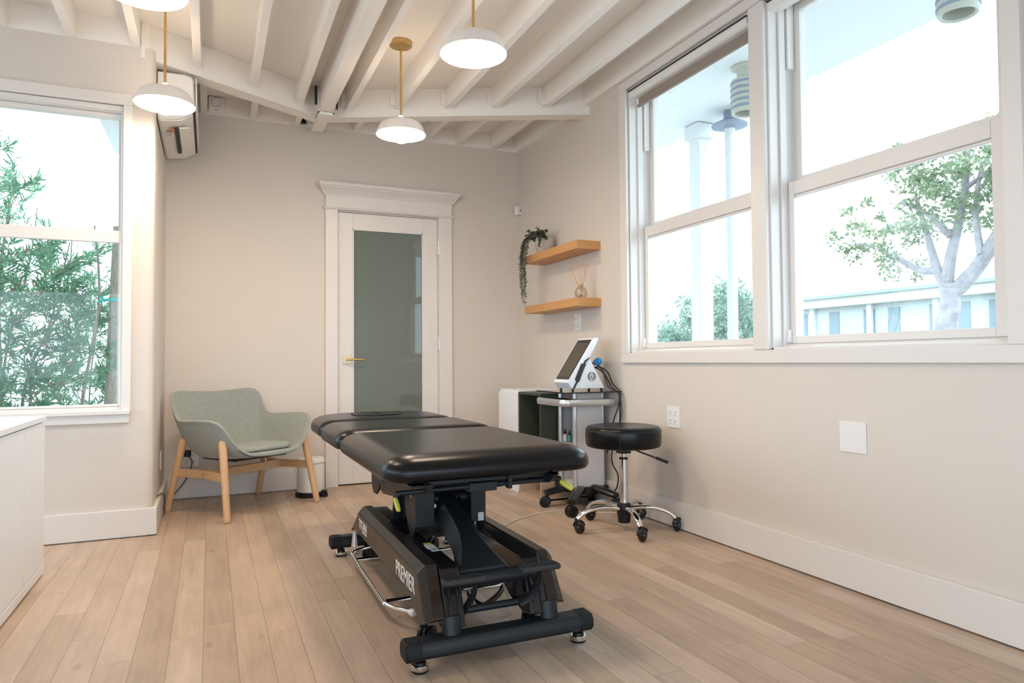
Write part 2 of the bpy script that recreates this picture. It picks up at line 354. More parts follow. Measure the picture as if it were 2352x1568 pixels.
# joists: fixed spacing, running along y, with hangers on the cranked beams
JB = 2.745
def beamy(x):   # y of the near face of the cranked beam at x
    if x < 0.73: return 4.408 + (x + 0.277) * (4.965 - 4.408) / (0.681 + 0.277)
    return 4.940 - (x - 0.807) * (4.940 - 4.205) / (2.42 - 0.807)
for jx in (-3.20, -2.89, -2.58, -2.27, -1.955, -1.64, -1.325, -1.01, -0.70, -0.387, -0.076, 0.258, 0.565, 0.90, 1.215, 1.543, 1.84, 2.168):
    hw = 0.022
    if jx < -0.3:
        struct(box('ceiling_joist', CEIL, jx - hw, YF, JB, jx + hw, YL, ZD, ceiling, bevel=0.002)); continue
    y1 = beamy(jx)
    j = box('ceiling_joist', CEIL, jx - hw, YF, JB, jx + hw, y1 + 0.01, ZD, ceiling, bevel=0.002)
    h = MB(); h.box(jx - hw - 0.004, y1 - 0.055, JB - 0.004, jx - hw, y1, ZD - 0.01).box(jx + hw, y1 - 0.055, JB - 0.004, jx + hw + 0.004, y1, ZD - 0.01).box(jx - hw - 0.004, y1 - 0.055, JB - 0.006, jx + hw + 0.004, y1, JB - 0.002)
    h.box(jx - hw - 0.035, y1 - 0.004, JB + 0.02, jx - hw, y1 + 0.002, ZD - 0.03)
    h.build('joist_hanger', CEIL, j)
for jx in (-0.045, 0.285, 0.60, 1.04, 1.354, 1.62, 1.888, 2.202):
    box('ceiling_joist', CEIL, jx - 0.022, beamy(jx) + 0.05, ZW + 0.002, jx + 0.022, YB - 0.012, ZD, ceiling, bevel=0.002)
BZ = 2.69
def beam(a, b, z0, z1, t, name):
    a = Vector((*a, 0)); b = Vector((*b, 0)); d = (b - a).normalized(); n = Vector((-d.y, d.x, 0))
    if n.y < 0: n = -n
    poly = [a, b, b + n * t, a + n * t]
    m = MB(); m.prism([(p.x, p.y) for p in poly], z0, z1, 'z'); return m.build(name, CEIL, ceiling, bevel=0.003)
beam((-0.36, 4.360), (0.735, 4.995), BZ, ZD, 0.115, 'ceiling_beam')
beam((0.735, 4.973), (2.45, 4.192), BZ, ZD, 0.105, 'ceiling_beam')
fb = box('ceiling_beam', CEIL, 0.688, YF, BZ + 0.0, 0.775, 5.30, ZD, ceiling, bevel=0.004)
m = MB(); m.box(0.677, 4.84, 2.675, 0.686, 4.985, 2.84).box(0.777, 4.84, 2.675, 0.786, 4.98, 2.84).box(0.677, 4.84, 2.668, 0.786, 4.98, 2.686)
m.build('beam_hanger', CEIL, fb)
mm = MB(); mm.box(0.655, 4.835, 2.73, 0.67, 4.85, 2.86); mm.box(0.80, 4.84, 2.72, 0.812, 4.86, 2.86)
mm.build('beam_bolt', SLOT, fb)
# baseboards
BH = 0.155
def bboard(name, x0, y0, x1, y1):
    m = MB(); m.box(x0, y0, 0.006, x1, y1, BH); return struct(m.build(name, TRIM, bevel=0.003))
bboard('baseboard_right', XR - 0.026, YF, XR, YB)
bboard('baseboard_back', XC, YB - 0.02, DX0 - 0.1, YB)
bboard('baseboard_back', DX1 + 0.11, YB - 0.02, XR - 0.026, YB)
bboard('baseboard_left', XW, YL - 0.022, XC + 0.022, YL)
bboard('baseboard_return', XC, YL, XC + 0.022, YB - 0.02)

# ------------------------------------------------------------------ right-hand window pair
XT = XR - 0.02
win = thing('window_1', (XR, 2.6, WZ0), kind='structure')
m = MB(); m.box(XT, 1.376, 0.938, XR + 0.005, 3.79, WZ0).box(XT, 1.376, WZ1 + 0.0, XR + 0.005, 3.79, WZ1 + 0.055)
m.box(XT, W1b, WZ0, XR + 0.005, 3.79, WZ1).box(XT, 1.376, WZ0, XR + 0.005, W2a, WZ1)
m.build('casing', TRIM, win, bevel=0.003)
m = MB(); m.box(XT, W2b, WZ0, XR + 0.2, W1a, WZ1); m.build('mullion', TRIM, win, bevel=0.008)
def sashpair(y0, y1):
    # jamb liners with track grooves
    m = MB()
    for a, b in ((y0, y0 + 0.012), (y1 - 0.012, y1)): m.box(XR + 0.005, a, WZ0, XR + 0.2, b, WZ1)
    m.box(XR + 0.005, y0, WZ0, XR + 0.2, y1, WZ0 + 0.012).box(XR + 0.005, y0, WZ1 - 0.012, XR + 0.2, y1, WZ1)
    for a, b in ((y0 + 0.012, y0 + 0.024), (y1 - 0.024, y1 - 0.012)): m.box(XR + 0.06, a, WZ0, XR + 0.098, b, WZ1)
    # slanting sill inside
    m.prism([(XR + 0.02, WZ0), (XR + 0.11, WZ0), (XR + 0.11, WZ0 + 0.03), (XR + 0.06, WZ0 + 0.022)], y0, y1, 'y')
    m.build('frame', TRIM, win, bevel=0.002)
    a, b = y0 + 0.024, y1 - 0.024
    xl, xu = XR + 0.10, XR + 0.15
    zb = WZ0 + 0.03
    lo = MB(); sw = 0.034; sa = 0.085 if y0 < 2 else sw
    lo.box(xl, a, zb, xl + 0.038, a + sa, 1.805).box(xl, b - sw, zb, xl + 0.038, b, 1.805).box(xl + .0006, a + sa, zb, xl + 0.0374, b - sw, zb + 0.034).box(xl + .0006, a + sa, 1.742, xl + 0.0374, b - sw, 1.8046)
    lo.box(xl + 0.012, a + sa, 1.728, xl + 0.03, b - sw, 1.742)
    l = lo.build('lower_sash', TRIM, win, bevel=0.003)
    MB().box(xl + 0.017, a + sa - .005, zb + 0.03, xl + 0.021, b - sw + .005, 1.732).build('pane', GLASS, l)
    up = MB(); up.box(xu, a, 1.745, xu + 0.038, a + sa, WZ1 - 0.012).box(xu, b - 0.04, 1.745, xu + 0.038, b, WZ1 - 0.012).box(xu + .0006, a + sa, 1.77, xu + 0.0374, b - .04, 1.835).box(xu + .0006, a + sa, WZ1 - 0.05, xu + 0.0374, b - .04, WZ1 - 0.0125)
    u = up.build('upper_sash', TRIM, win, bevel=0.003)
    MB().box(xu + 0.017, a + sa - .005, 1.83, xu + 0.021, b - .035, WZ1 - 0.045).build('pane', GLASS, u)
    # track stop blocks and lower corner clips
    MB().box(XR + 0.105, y1 - 0.034, 2.30 if y0 > 2 else 2.36, XR + 0.145, y1 - 0.012, WZ1 - 0.012).build('stop_block', PLAS, win, bevel=0.002)
    c = MB().box(xl - 0.022, y1 - 0.036, zb + 0.005, xl, y1 - 0.012, zb + 0.065); c.box(xl - 0.022, y0 + 0.03, zb + 0.005, xl, y0 + 0.06, zb + 0.065); c.build('corner_clip', PLAS, win, bevel=0.002)
sashpair(W1a, W1b); sashpair(W2a, W2b)

# left window
win2 = thing('window_2', (-1.3, YL, LZ0), kind='structure')
m = MB(); m.box(LX0 - 0.05, YL - 0.02, LZ1, -0.40, YL + 0.01, LZ1 + 0.062).box(LX1, YL - 0.02, LZ0, -0.40, YL + 0.01, LZ1).box(LX0 - 0.05, YL - 0.02, LZ0, LX0, YL + 0.01, LZ1)
m.build('casing', TRIM, win2, bevel=0.003)
m = MB(); m.box(LX0 - 0.05, YL - 0.045, LZ0 - 0.02, -0.402, YL + 0.03, LZ0 + 0.002).box(LX0 - 0.05, YL - 0.022, LZ0 - 0.068, -0.407, YL, LZ0 - 0.02)
m.build('window_sill', TRIM, win2, bevel=0.003)
m = MB(); m.box(LX0, YL + 0.005, LZ0, LX0 + 0.012, YL + 0.2, LZ1).box(LX1 - 0.012, YL + 0.01, LZ0, LX1, YL + 0.2, LZ1).box(LX0, YL + 0.005, LZ1 - 0.03, LX1, YL + 0.2, LZ1).box(LX0, YL + 0.005, LZ0, LX1, YL + 0.2, LZ0 + 0.02)
m.build('frame', TRIM, win2, bevel=0.002)
yl = YL + 0.02
m = MB(); m.box(LX0 + 0.012, yl, LZ0 + 0.02, LX0 + 0.05, yl + 0.035, 1.70).box(LX1 - 0.018, yl, LZ0 + 0.02, LX1 - 0.011, yl + 0.035, 1.70).box(LX0 + .05, yl + .0005, LZ0 + 0.021, LX1 - 0.018, yl + 0.0345, LZ0 + 0.034).box(LX0 + .05, yl + .0005, 1.632, LX1 - 0.018, yl + 0.0345, 1.6995)
l = m.build('lower_sash', TRIM, win2, bevel=0.003)
MB().box(LX0 + 0.03, yl + 0.014, LZ0 + 0.02, LX1 - 0.012, yl + 0.018, 1.66).build('pane', GLASS, l)
yu = YL + 0.06
m = MB(); m.box(LX0 + 0.012, yu, 1.66, LX0 + 0.05, yu + 0.035, LZ1 - 0.02).box(LX1 - 0.018, yu, 1.66, LX1 - 0.011, yu + 0.035, LZ1 - 0.02).box(LX0 + .05, yu + .0005, 1.6605, LX1 - 0.018, yu + 0.0345, 1.70).box(LX0 + .05, yu + .0005, LZ1 - 0.055, LX1 - 0.018, yu + 0.0345, LZ1 - 0.031)
u = m.build('upper_sash', TRIM, win2, bevel=0.003)
MB().box(LX0 + 0.03, yu + 0.014, 1.68, LX1 - 0.012, yu + 0.018, LZ1 - 0.04).build('pane', GLASS, u)

# ------------------------------------------------------------------ door
dr = thing('door_1', ((DX0 + DX1) / 2, YB, 0), kind='structure')
m = MB(); m.box(0.812, YB - 0.024, 0, DX0, YB, 2.15).box(DX1, YB - 0.024, 0, 1.833, YB, 2.15)
m.box(DX0, YB - 0.004, 0, DX0 + 0.004, YB + 0.1, DZ + 0.0).box(DX1 - 0.004, YB - 0.004, 0, DX1, YB + 0.1, DZ).box(DX0, YB - 0.004, DZ - 0.004, DX1, YB + 0.1, DZ)
m.build('casing', TRIM, dr, bevel=0.003)
m = MB(); m.box(0.812, YB - 0.026, 2.15, 1.833, YB, 2.26); m.prism([(YB, 2.138), (YB - 0.036, 2.138), (YB - 0.042, 2.146), (YB - 0.036, 2.155), (YB, 2.155)], 0.797, 1.848, 'x')
cp = [(0, 2.250), (0.030, 2.250), (0.038, 2.262), (0.044, 2.272), (0.050, 2.276), (0.066, 2.296), (0.072, 2.300), (0.072, 2.306), (0.084, 2.312), (0.084, 2.336), (0, 2.336)]
# crown with mitred returns
k = []
for d, z in cp: k.append([(0.822 - d * 0.75, YB, z), (0.822 - d * 0.75, YB - d, z), (1.823 + d * 0.75, YB - d, z), (1.823 + d * 0.75, YB, z)])
m.grid(k); m.box(0.764, YB - 0.08, 2.334, 1.881, YB, 2.338)
m.build('door_header', TRIM, dr, bevel=0.0)
GX0, GX1, GZ0, GZ1 = 1.025, 1.592, 0.24, 2.0
yd = YB + 0.006
m = MB(); dx0, dx1, dz1 = DX0 + 0.006, DX1 - 0.006, DZ - 0.007
m.box(dx0, yd, 0.012, GX0, yd + 0.04, dz1).box(GX1, yd, 0.012, dx1, yd + 0.04, dz1).box(GX0, yd, 0.012, GX1, yd + 0.04, GZ0).box(GX0, yd, GZ1, GX1, yd + 0.04, dz1)
leaf = m.build('door_leaf', TRIM, dr, bevel=0.002)
MB().box(GX0 - 0.005, yd + 0.012, GZ0 - 0.005, GX1 + 0.005, yd + 0.020, GZ1 + 0.005).build('glass_panel', FROST, leaf)
m = MB(); e = 0.008
m.box(GX0, yd - 0.001, GZ0, GX0 + e, yd + 0.012, GZ1).box(GX1 - e, yd - 0.001, GZ0, GX1, yd + 0.012, GZ1).box(GX0, yd - 0.001, GZ1 - e, GX1, yd + 0.012, GZ1).box(GX0, yd - 0.001, GZ0, GX1, yd + 0.012, GZ0 + e)
m.build('glazing_bead', TRIM, leaf)
m = MB(); m.box(0.945, yd - 0.009, 0.942, 1.010, yd, 1.008); m.build('handle_plate', BRASS2, leaf, bevel=0.002)
m = MB(); m.cyl((0.982, yd - 0.009, 0.976), (0.982, yd - 0.05, 0.976), 0.011).cyl((0.975, yd - 0.05, 0.976), (1.105, yd - 0.05, 0.976), 0.0075)
m.build('door_handle', BRASS, leaf)
for z in (1.89, 1.105, 0.25):
    m = MB(); m.cyl((DX1 + 0.002, YB - 0.012, z - 0.055), (DX1 + 0.002, YB - 0.012, z + 0.055), 0.0065, n=10).box(DX1 - 0.01, YB - 0.006, z - 0.05, DX1 + 0.002, YB + 0.0, z + 0.05)
    m.build('hinge', STEEL, leaf)

# ------------------------------------------------------------------ roller blinds
def blind(y0, y1, label):
    t = thing('roller_blind', (XR + 0.02, (y0 + y1) / 2, 2.6), label, 'blind', 'roller blinds over the right-hand windows')
    x0 = XR + 0.0
    prof = []
    for i in range(9):
        a = -PI / 2 - PI / 2 * i / 8; prof.append((x0 + 0.034 + 0.031 * math.cos(a), WZ1 - 0.040 + 0.018 * math.sin(a)))
    prof = [(x0 + 0.07, WZ1 - 0.058)] + prof + [(x0 + 0.003, WZ1 - 0.020), (x0 + 0.07, WZ1 - 0.020)]
    m = MB().prism(prof, y0 + 0.03, y1 - 0.012, 'y'); m.build('cassette', PLAS, t, bevel=0.001)
    MB().prism(prof, y0 + 0.004, y0 + 0.018, 'y').build('end_bracket', PLAS, t, bevel=0.001); MB().prism(prof, y1 - 0.010, y1 - 0.003, 'y').build('end_bracket', PLAS, t, bevel=0.001)
    MB().box(x0 - 0.003, y0 + 0.03, WZ1 - 0.020, x0 + 0.004, y1 - 0.012, WZ1 - 0.013).build('gap_shade_strip', SLOT, t)  # dark strip put in as the shade of the gap above the cassette
    if y0 > 2:
        MB().box(x0 + 0.060, y0 + 0.03, 2.585, x0 + 0.063, y1 - 0.035, WZ1 - 0.05).build('blind_fabric', BLIND, t)
        MB().prism([(x0 + 0.052, 2.573), (x0 + 0.070, 2.573), (x0 + 0.070, 2.595), (x0 + 0.056, 2.595)], y0 + 0.025, y1 - 0.03, 'y').build('bottom_rail', BLIND, t, bevel=0.002)
        MB().tube(smoothpath([(x0 + 0.06, 3.33, 2.585), (x0 + 0.05, 3.325, 2.555), (x0 + 0.055, 3.34, 2.54), (x0 + 0.06, 3.355, 2.56), (x0 + 0.06, 3.35, 2.585)]), 0.0012, 6).build('pull_cord', PLAS, t)
    return t
blind(W1a, W1b, 'roller blind with white cassette and taupe fabric partly lowered over the far right-hand window')
blind(W2a, W2b, 'white roller blind cassette fully raised over the near right-hand window')

# ------------------------------------------------------------------ outlets and small wall devices
def outlet(loc, normal, w, h, gangs, label, nsock=2, blank=False, toggles=False):
    t = thing('wall_outlet' if not blank else 'blank_wall_plate', loc, label, 'outlet' if not blank else 'wall plate')
    q = Matrix.Translation(loc) @ Vector(normal).to_track_quat('Y', 'Z').to_matrix().to_4x4()
    m = MB(q); m.box(-w / 2, 0, -h / 2, w / 2, 0.006, h / 2); m.build('cover_plate', PLAS, t, bevel=0.002)
    sc = MB(q)
    if blank:
        for x in (-0.028, 0.028):
            for z in (-0.05, 0.05): MB(q).cyl((x, 0.005, z), (x, 0.0075, z), 0.003, n=10).build('screw', PLAS, t)
        return t
    for g in range(gangs):
        x = (g - (gangs - 1) / 2) * 0.046
        for sgn in ((-1, 1) if nsock == 2 else (0,)):
            z = sgn * 0.024
            b = MB(q); b.box(x - 0.017, 0.004, z - 0.017, x + 0.017, 0.0085, z + 0.017); s_ = b.build('socket', PLAS, t, bevel=0.002)
            d = MB(q)
            if toggles: d.box(x - 0.011, 0.0075, z - 0.001, x + 0.011, 0.009, z + 0.001)
            else: d.box(x - 0.0075, 0.007, z + 0.0, x - 0.005, 0.009, z + 0.009).box(x + 0.005, 0.007, z + 0.001, x + 0.0072, 0.009, z + 0.008).cyl((x, 0.007, z - 0.008), (x, 0.009, z - 0.008), 0.0028, n=8)
            d.build('socket_slot', SLOT, s_)
    for g in range(gangs):
        x = (g - (gangs - 1) / 2) * 0.046
        MB(q).cyl((x, 0.005, 0), (x, 0.0075, 0), 0.0025, n=8).build('screw', PLAS, t)
    return t
outlet((XR, 3.277, 0.627), (-1, 0, 0), 0.115, 0.122, 2, 'white double-gang power outlet on the right wall beside the black stool seat')
outlet((XR, 2.066, 0.630), (-1, 0, 0), 0.128, 0.128, 2, 'square white blank wall plate below the near right-hand window', blank=True)
outlet((XR, 4.393, 1.235), (-1, 0, 0), 0.10, 0.122, 2, 'white double-gang outlet just below the lower wooden shelf')
bo = outlet((-0.125, YB, 0.285), (0, -1, 0), 0.115, 0.122, 2, 'white outlet low on the back wall behind the left chair leg, black plug in it')
outlet((XC, 5.03, 0.33), (1, 0, 0), 0.115, 0.115, 2, 'white wall plate seen edge-on on the return wall left of the armchair', blank=True)
m = MB(); m.box(-0.170, YB - 0.055, 0.300, -0.118, YB - 0.009, 0.345); pcord = thing('power_cord', (-0.145, YB - 0.03, 0.31), 'dark grey cord with black plug running behind the left legs of the armchair', 'cord'); m.build('plug', BLKP, pcord, bevel=0.005)
m = MB().tube(smoothpath([(-0.14, YB - 0.05, 0.305), (-0.11, YB - 0.07, 0.26), (-0.15, YB - 0.05, 0.14), (-0.22, YB - 0.08, 0.05), (-0.235, 5.2, 0.025), (-0.25, 5.07, 0.02), (-0.262, 4.93, 0.03), (-0.255, 4.87, 0.10), (-0.262, 4.80, 0.155), (-0.284, 4.62, 0.172)]), 0.0045, 8)
m.build('cord', CABLE, pcord)
# sensor and siren
sn = thing('motion_sensor', (2.432, 5.385, 2.245), 'small white cube-shaped sensor high in the back right corner', 'sensor')
q = Matrix.Translation((2.432, 5.385, 2.245)) @ Matrix.Rotation(math.radians(20), 4, 'Z')
MB(q).box(-0.032, -0.025, -0.038, 0.032, 0.022, 0.038).build('sensor_body', PLAS, sn, bevel=0.007, seg=3)
m = MB(q); m.lathe([(0, 0.002), (0.010, 0.001), (0.012, 0)], (0, -0.025, 0.0), 20, (0, -1, 0)); m.build('sensor_lens', GREY, sn)
si = thing('alarm_siren', (0.036, YB - 0.015, 2.83), 'white rounded square alarm siren on the boards above the back wall', 'alarm')
q = Matrix.Translation((0.036, YB - 0.013, 2.83))
MB(q).box(-0.052, -0.032, -0.058, 0.052, 0, 0.058).build('siren_body', PLAS, si, bevel=0.014, seg=4)
m = MB(q); m.lathe([(0.0315, 0.0), (0.0315, 0.0015), (0.0335, 0.0015), (0.0335, 0.0)], (0, -0.032, 0.016), 36, (0, -1, 0)); m.box(-0.012, -0.0333, -0.046, 0.012, -0.032, -0.043)
m.build('siren_ring', CABLE, si)
cm = thing('bracket_camera', (0.648, YB - 0.03, 2.80), 'small black device tucked under the roof boards beside the big beam', 'camera')
m = MB(); m.box(0.618, YB - 0.05, 2.775, 0.640, YB - 0.014, 2.825).box(0.640, YB - 0.045, 2.79, 0.662, YB - 0.014, 2.81).box(0.640, YB - 0.05, 2.775, 0.668, YB - 0.014, 2.785); m.build('device_body', BLKP, cm, bevel=0.002)
MB().box(0.648, YB - 0.055, 2.80, 0.672, YB - 0.014, 2.822).build('device_mount', PLAS, cm, bevel=0.002)

# ------------------------------------------------------------------ air conditioner on the return wall
ac = thing('air_conditioner', (XC, 4.87, 2.37), 'white wall-mounted air conditioner above the armchair, behind the left pendant lamp', 'air conditioner')
ay0, ay1 = 4.47, 5.29
prof = [(XC + 0.004, 2.665), (XC + 0.15, 2.665), (XC + 0.185, 2.655), (XC + 0.20, 2.63), (XC + 0.205, 2.45), (XC + 0.19, 2.425), (XC + 0.13, 2.385), (XC + 0.02, 2.372), (XC + 0.004, 2.385)]
MB().prism(prof, ay0, ay1, 'y').build('housing', PLAS, ac, bevel=0.006, seg=3)
cap = [(XC + 0.015 + (x - XC - 0.015) * 0.97, 2.515 + (z - 2.515) * 0.95) for x, z in prof]
MB().prism(cap, ay0 - 0.012, ay0, 'y').build('end_cap', PLAS, ac, bevel=0.008, seg=3)
# front panel, with the gap shade below it put in as a dark strip
MB().prism([(XC + 0.206, 2.46), (XC + 0.211, 2.46), (XC + 0.215, 2.55), (XC + 0.212, 2.64), (XC + 0.206, 2.65)], ay0 - 0.008, ay1 + 0.005, 'y').build('front_panel', PLAS, ac, bevel=0.002)
MB().box(XC + 0.192, ay0 - 0.002, 2.43, XC + 0.2055, ay1 + 0.002, 2.455).build('gap_shade_strip', SLOT, ac)
m = MB(); mx = Matrix.Translation((XC + 0.10, 0, 2.376)) @ Matrix.Rotation(math.radians(-8), 4, 'Y')
m.box(-0.012, 4.58, -0.006, 0.012, 5.12, 0.0, mx); m.build('air_louver', SLOT, ac)
m = MB(); m.box(0.014, 4.56, -0.012, 0.075, 5.16, -0.004, mx); m.build('louver_flap', PLAS, ac, bevel=0.003)
MB().box(-0.062, 4.66, -0.0075, -0.018, 4.73, -0.0055, mx).build('rating_label', INK, ac)
MB().box(-0.035, 4.585, -0.0078, -0.012, 4.655, -0.0052, mx).build('rating_label', STICKO, ac)
m = MB()
for i in range(5): m.box(-0.060, 4.667 + i * 0.012, -0.0082, -0.030, 4.669 + i * 0.012, -0.0074, mx)
m.build('label_print', CABLE, ac)
m = MB().box(XC, ay0 + 0.02, 2.66, XC + 0.02, ay1, 2.675); m.build('mounting_plate', SLOT, ac)

# ------------------------------------------------------------------ pendant lamps
def pendant(x, y, label):
    t = thing('pendant_lamp', (x, y, ZD), label, 'pendant lamp', 'white dome pendant lamps on brass rods')
    c = (x, y, 0)
    m = MB().lathe([(0, ZD - 0.001), (0.067, ZD - 0.001), (0.068, ZD - 0.004), (0.068, ZD - 0.022), (0.064, ZD - 0.026), (0.014, ZD - 0.027), (0.012, ZD - 0.034), (0, ZD - 0.034)], c, 40)
    m.build('canopy', BRASS, t)
    MB().cyl((x, y, ZD - 0.03), (x, y, 2.432), 0.0068, n=14).build('rod', BRASS, t)
    m = MB().lathe([(0, 2.442), (0.012, 2.440), (0.015, 2.427), (0.0, 2.425)], c, 20); m.build('rod_collar', LAMPW, t)
    zr = 2.325
    shade = [(0.040, 2.404), (0.080, 2.402), (0.106, 2.397), (0.121, 2.387), (0.129, 2.374), (0.150, zr), (0.148, zr - 0.002), (0.146, zr), (0.1255, 2.372), (0.118, 2.383), (0.104, 2.392), (0.079, 2.398), (0.040, 2.400)]
    MB().lathe(shade, c, 56, close=True).build('lamp_shade', LAMPW, t)
    m = MB().lathe([(0.0, 2.424), (0.018, 2.424), (0.034, 2.419), (0.039, 2.411), (0.039, 2.399), (0.076, 2.396), (0.100, 2.390), (0.114, 2.381), (0.122, 2.370), (0.141, zr + 0.008), (0.139, zr + 0.003), (0.100, zr - 0.004), (0.056, zr - 0.012), (0.050, zr - 0.026), (0.034, zr - 0.042), (0.016, zr - 0.050), (0.0, zr - 0.052)], c, 48)
    m.build('opal_diffuser', OPAL, t)
pendant(1.052, 4.045, 'white dome pendant lamp on a long brass rod in front of the glass door')
pendant(1.072, 2.850, 'large near white pendant lamp whose brass rod leaves the top of the picture')
pendant(-0.223, 4.045, 'white dome pendant lamp hanging in front of the air conditioner')
pendant(-0.226, 2.820, 'white pendant lamp cut off by the top left edge of the picture')

# ------------------------------------------------------------------ shelves and what stands on them
for z0, lb in ((1.323, 'lower of the two thick orange pine wall shelves, carrying the reed diffuser'), (1.713, 'upper of the two thick orange pine wall shelves, carrying the trailing plant')):
    o = box('wall_shelf', PINE, 2.262, 4.065, z0, XR, 4.91, z0 + 0.058, bevel=0.002)
    tag(o, lb, 'shelf', 'floating shelves on the right wall')
# trailing plant
pl = thing('potted_plant', (2.36, 4.745, 1.771), 'trailing green plant in a pale round pot on the upper shelf', 'plant')
MB().lathe([(0, 1.772), (0.035, 1.772), (0.058, 1.790), (0.072, 1.83), (0.074, 1.87), (0.070, 1.892), (0.066, 1.892), (0.066, 1.875), (0, 1.875)], (2.36, 4.745, 0), 32).build('pot', POT, pl)
rnd = random.Random(3)
def leafquad(m, p, d, nrm, L, W):
    d = Vector(d).normalized(); s_ = d.cross(Vector(nrm)).normalized() * W / 2; p = Vector(p)
    up = s_.cross(d).normalized() * (W * 0.15)
    m.add([p, p + d * L * .35 + s_ + up, p + d * L * .75 + s_ * .8 + up, p + d * L, p + d * L * .75 - s_ * .8 + up, p + d * L * .35 - s_ + up, p + d * L * 0.5], [(0, 1, 6), (1, 2, 6), (2, 3, 6), (3, 4, 6), (4, 5, 6), (5, 0, 6)])
lf = MB(); st = MB()
strands = []
for i in range(26):
    a = rnd.uniform(-2.6, 0.6); r = 0.05
    tip = Vector((2.36 + rnd.uniform(-0.13, -0.02), 4.745 + rnd.uniform(-0.10, 0.13), 1.90 + rnd.uniform(-0.02, 0.06)))
    strands.append([(2.36 + rnd.uniform(-.04, .03), 4.745 + rnd.uniform(-.04, .04), 1.875), ((2.36 + tip.x) / 2, (4.745 + tip.y) / 2, 1.94), tuple(tip)])
for i in range(13):
    yy = 4.80 + rnd.uniform(-0.06, 0.075); zz = rnd.choice([1.70, 1.62, 1.55, 1.50, 1.40, 1.66]) + rnd.uniform(-.04, .04); xx = 2.225 + rnd.uniform(-0.035, 0.012)
    strands.append([(2.34, yy - .02, 1.88), (2.27, yy, 1.915), (2.225, yy, 1.84), (xx, yy + rnd.uniform(-.015, .015), (1.84 + zz) / 2), (xx, 4.79 + (yy - 4.79) * (0.35 if zz < 1.6 else 0.8), zz)])
for i in range(6):
    yy = 4.70 + rnd.uniform(-0.04, 0.02); strands.append([(2.34, yy, 1.88), (2.29, yy - .02, 1.91), (2.27, yy - .03, 1.80 + rnd.uniform(-.01, .05))])
for s_ in strands:
    P = smoothpath(s_, 7); st.tube(P, 0.0013, 5)
    for k in range(1, len(P)):
        seg = P[k] - P[k - 1]; n = max(1, int(seg.length / 0.012))
        for q_ in range(n):
            p = P[k - 1] + seg * (q_ / n)
            for sd in (1, -1):
                d = Vector((rnd.uniform(-1, 1), rnd.uniform(-1, 1), rnd.uniform(-.5, .5))); leafquad(lf, p, d, (rnd.uniform(-.4, .4), rnd.uniform(-.4, .4), 1), rnd.uniform(.015, .022), rnd.uniform(.010, .014))
st.build('stem', LEAF, pl); lf.build('foliage', LEAF, pl, smooth=False)
# reed diffuser
rd = thing('reed_diffuser', (2.335, 4.14, 1.381), 'clear glass reed diffuser with orange sticks on the lower shelf', 'diffuser')
MB().lathe([(0, 1.3825), (0.030, 1.3825), (0.040, 1.392), (0.045, 1.415), (0.040, 1.442), (0.026, 1.458), (0.013, 1.466), (0.012, 1.480), (0.014, 1.482), (0.0105, 1.482), (0.0105, 1.466), (0.024, 1.455), (0.037, 1.440), (0.042, 1.415), (0.037, 1.394), (0, 1.388)], (2.335, 4.14, 0), 32).build('glass_bottle', GLASS2, rd)
MB().lathe([(0, 1.389), (0.036, 1.395), (0.040, 1.412), (0.039, 1.422), (0, 1.422)], (2.335, 4.14, 0), 28).build('liquid', glassmat('pale_liquid', (0.92, 0.90, 0.84), 0.4), rd)
for dx, dy, h in ((-0.095, 0.02, 1.63), (-0.06, 0.05, 1.625), (-0.012, 0.01, 1.62), (0.005, -0.01, 1.645), (0.06, -0.01, 1.635), (0.055, 0.03, 1.61), (0.05, -0.03, 1.625)):
    MB().cyl((2.335 - dx * 0.15, 4.14 - dy * .15, 1.395), (2.335 + dx, 4.14 + dy, h), 0.0019, n=6).build('reed_stick', REED, rd)

# ------------------------------------------------------------------ low cabinets in the back right corner
cb = thing('low_cabinet', (2.25, 4.785, 0), 'white low cabinet against the right wall in the back corner', 'cabinet')
m = MB(); m.box(2.078, 4.602, 0.0, XR - 0.03, 4.97, 0.742); m.build('carcass', WHITE, cb, bevel=0.0015)
m = MB(); m.box(2.060, 4.606, 0.06, 2.0775, 4.966, 0.722); m.build('cabinet_door', WHITE, cb, bevel=0.0015)
m = MB(); m.box(2.060, 4.602, 0.0, 2.078, 4.97, 0.055); m.build('plinth', WHITE, cb, bevel=0.001)
MB().box(2.07, 4.5965, 0.0, XR - 0.03, 4.6015, 0.33).build('end_panel', ASH, cb)
gc = thing('open_cube_shelf', (2.25, 4.4, 0), 'dark green open-fronted cube unit on a pale wood base beside the white cabinet', 'shelf unit')
gx0, gy0, gy1 = 2.060, 4.228, 4.594
m = MB(); t_ = 0.016
m.box(gx0, gy0, 0.714, XR - 0.03, gy1, 0.732).box(gx0, gy0, 0.30, XR - 0.03, gy0 + t_, 0.714).box(gx0, gy1 - t_, 0.30, XR - 0.03, gy1, 0.714).box(gx0, gy0, 0.30, XR - 0.03, gy1, 0.316).box(XR - 0.045, gy0, 0.316, XR - 0.03, gy1, 0.714)
m.build('green_cube', GREEN, gc, bevel=0.001)
m = MB(); m.box(gx0, gy0, 0.0, XR - 0.03, gy0 + t_, 0.298).box(gx0, gy1 - t_, 0.0, XR - 0.03, gy1, 0.298).box(gx0, gy0, 0, XR - 0.03, gy1, 0.012).box(gx0, gy0, 0.286, XR - 0.03, gy1, 0.298).box(XR - 0.045, gy0, 0.012, XR - 0.03, gy1, 0.286)
m.build('wood_cube', ASH, gc, bevel=0.001)

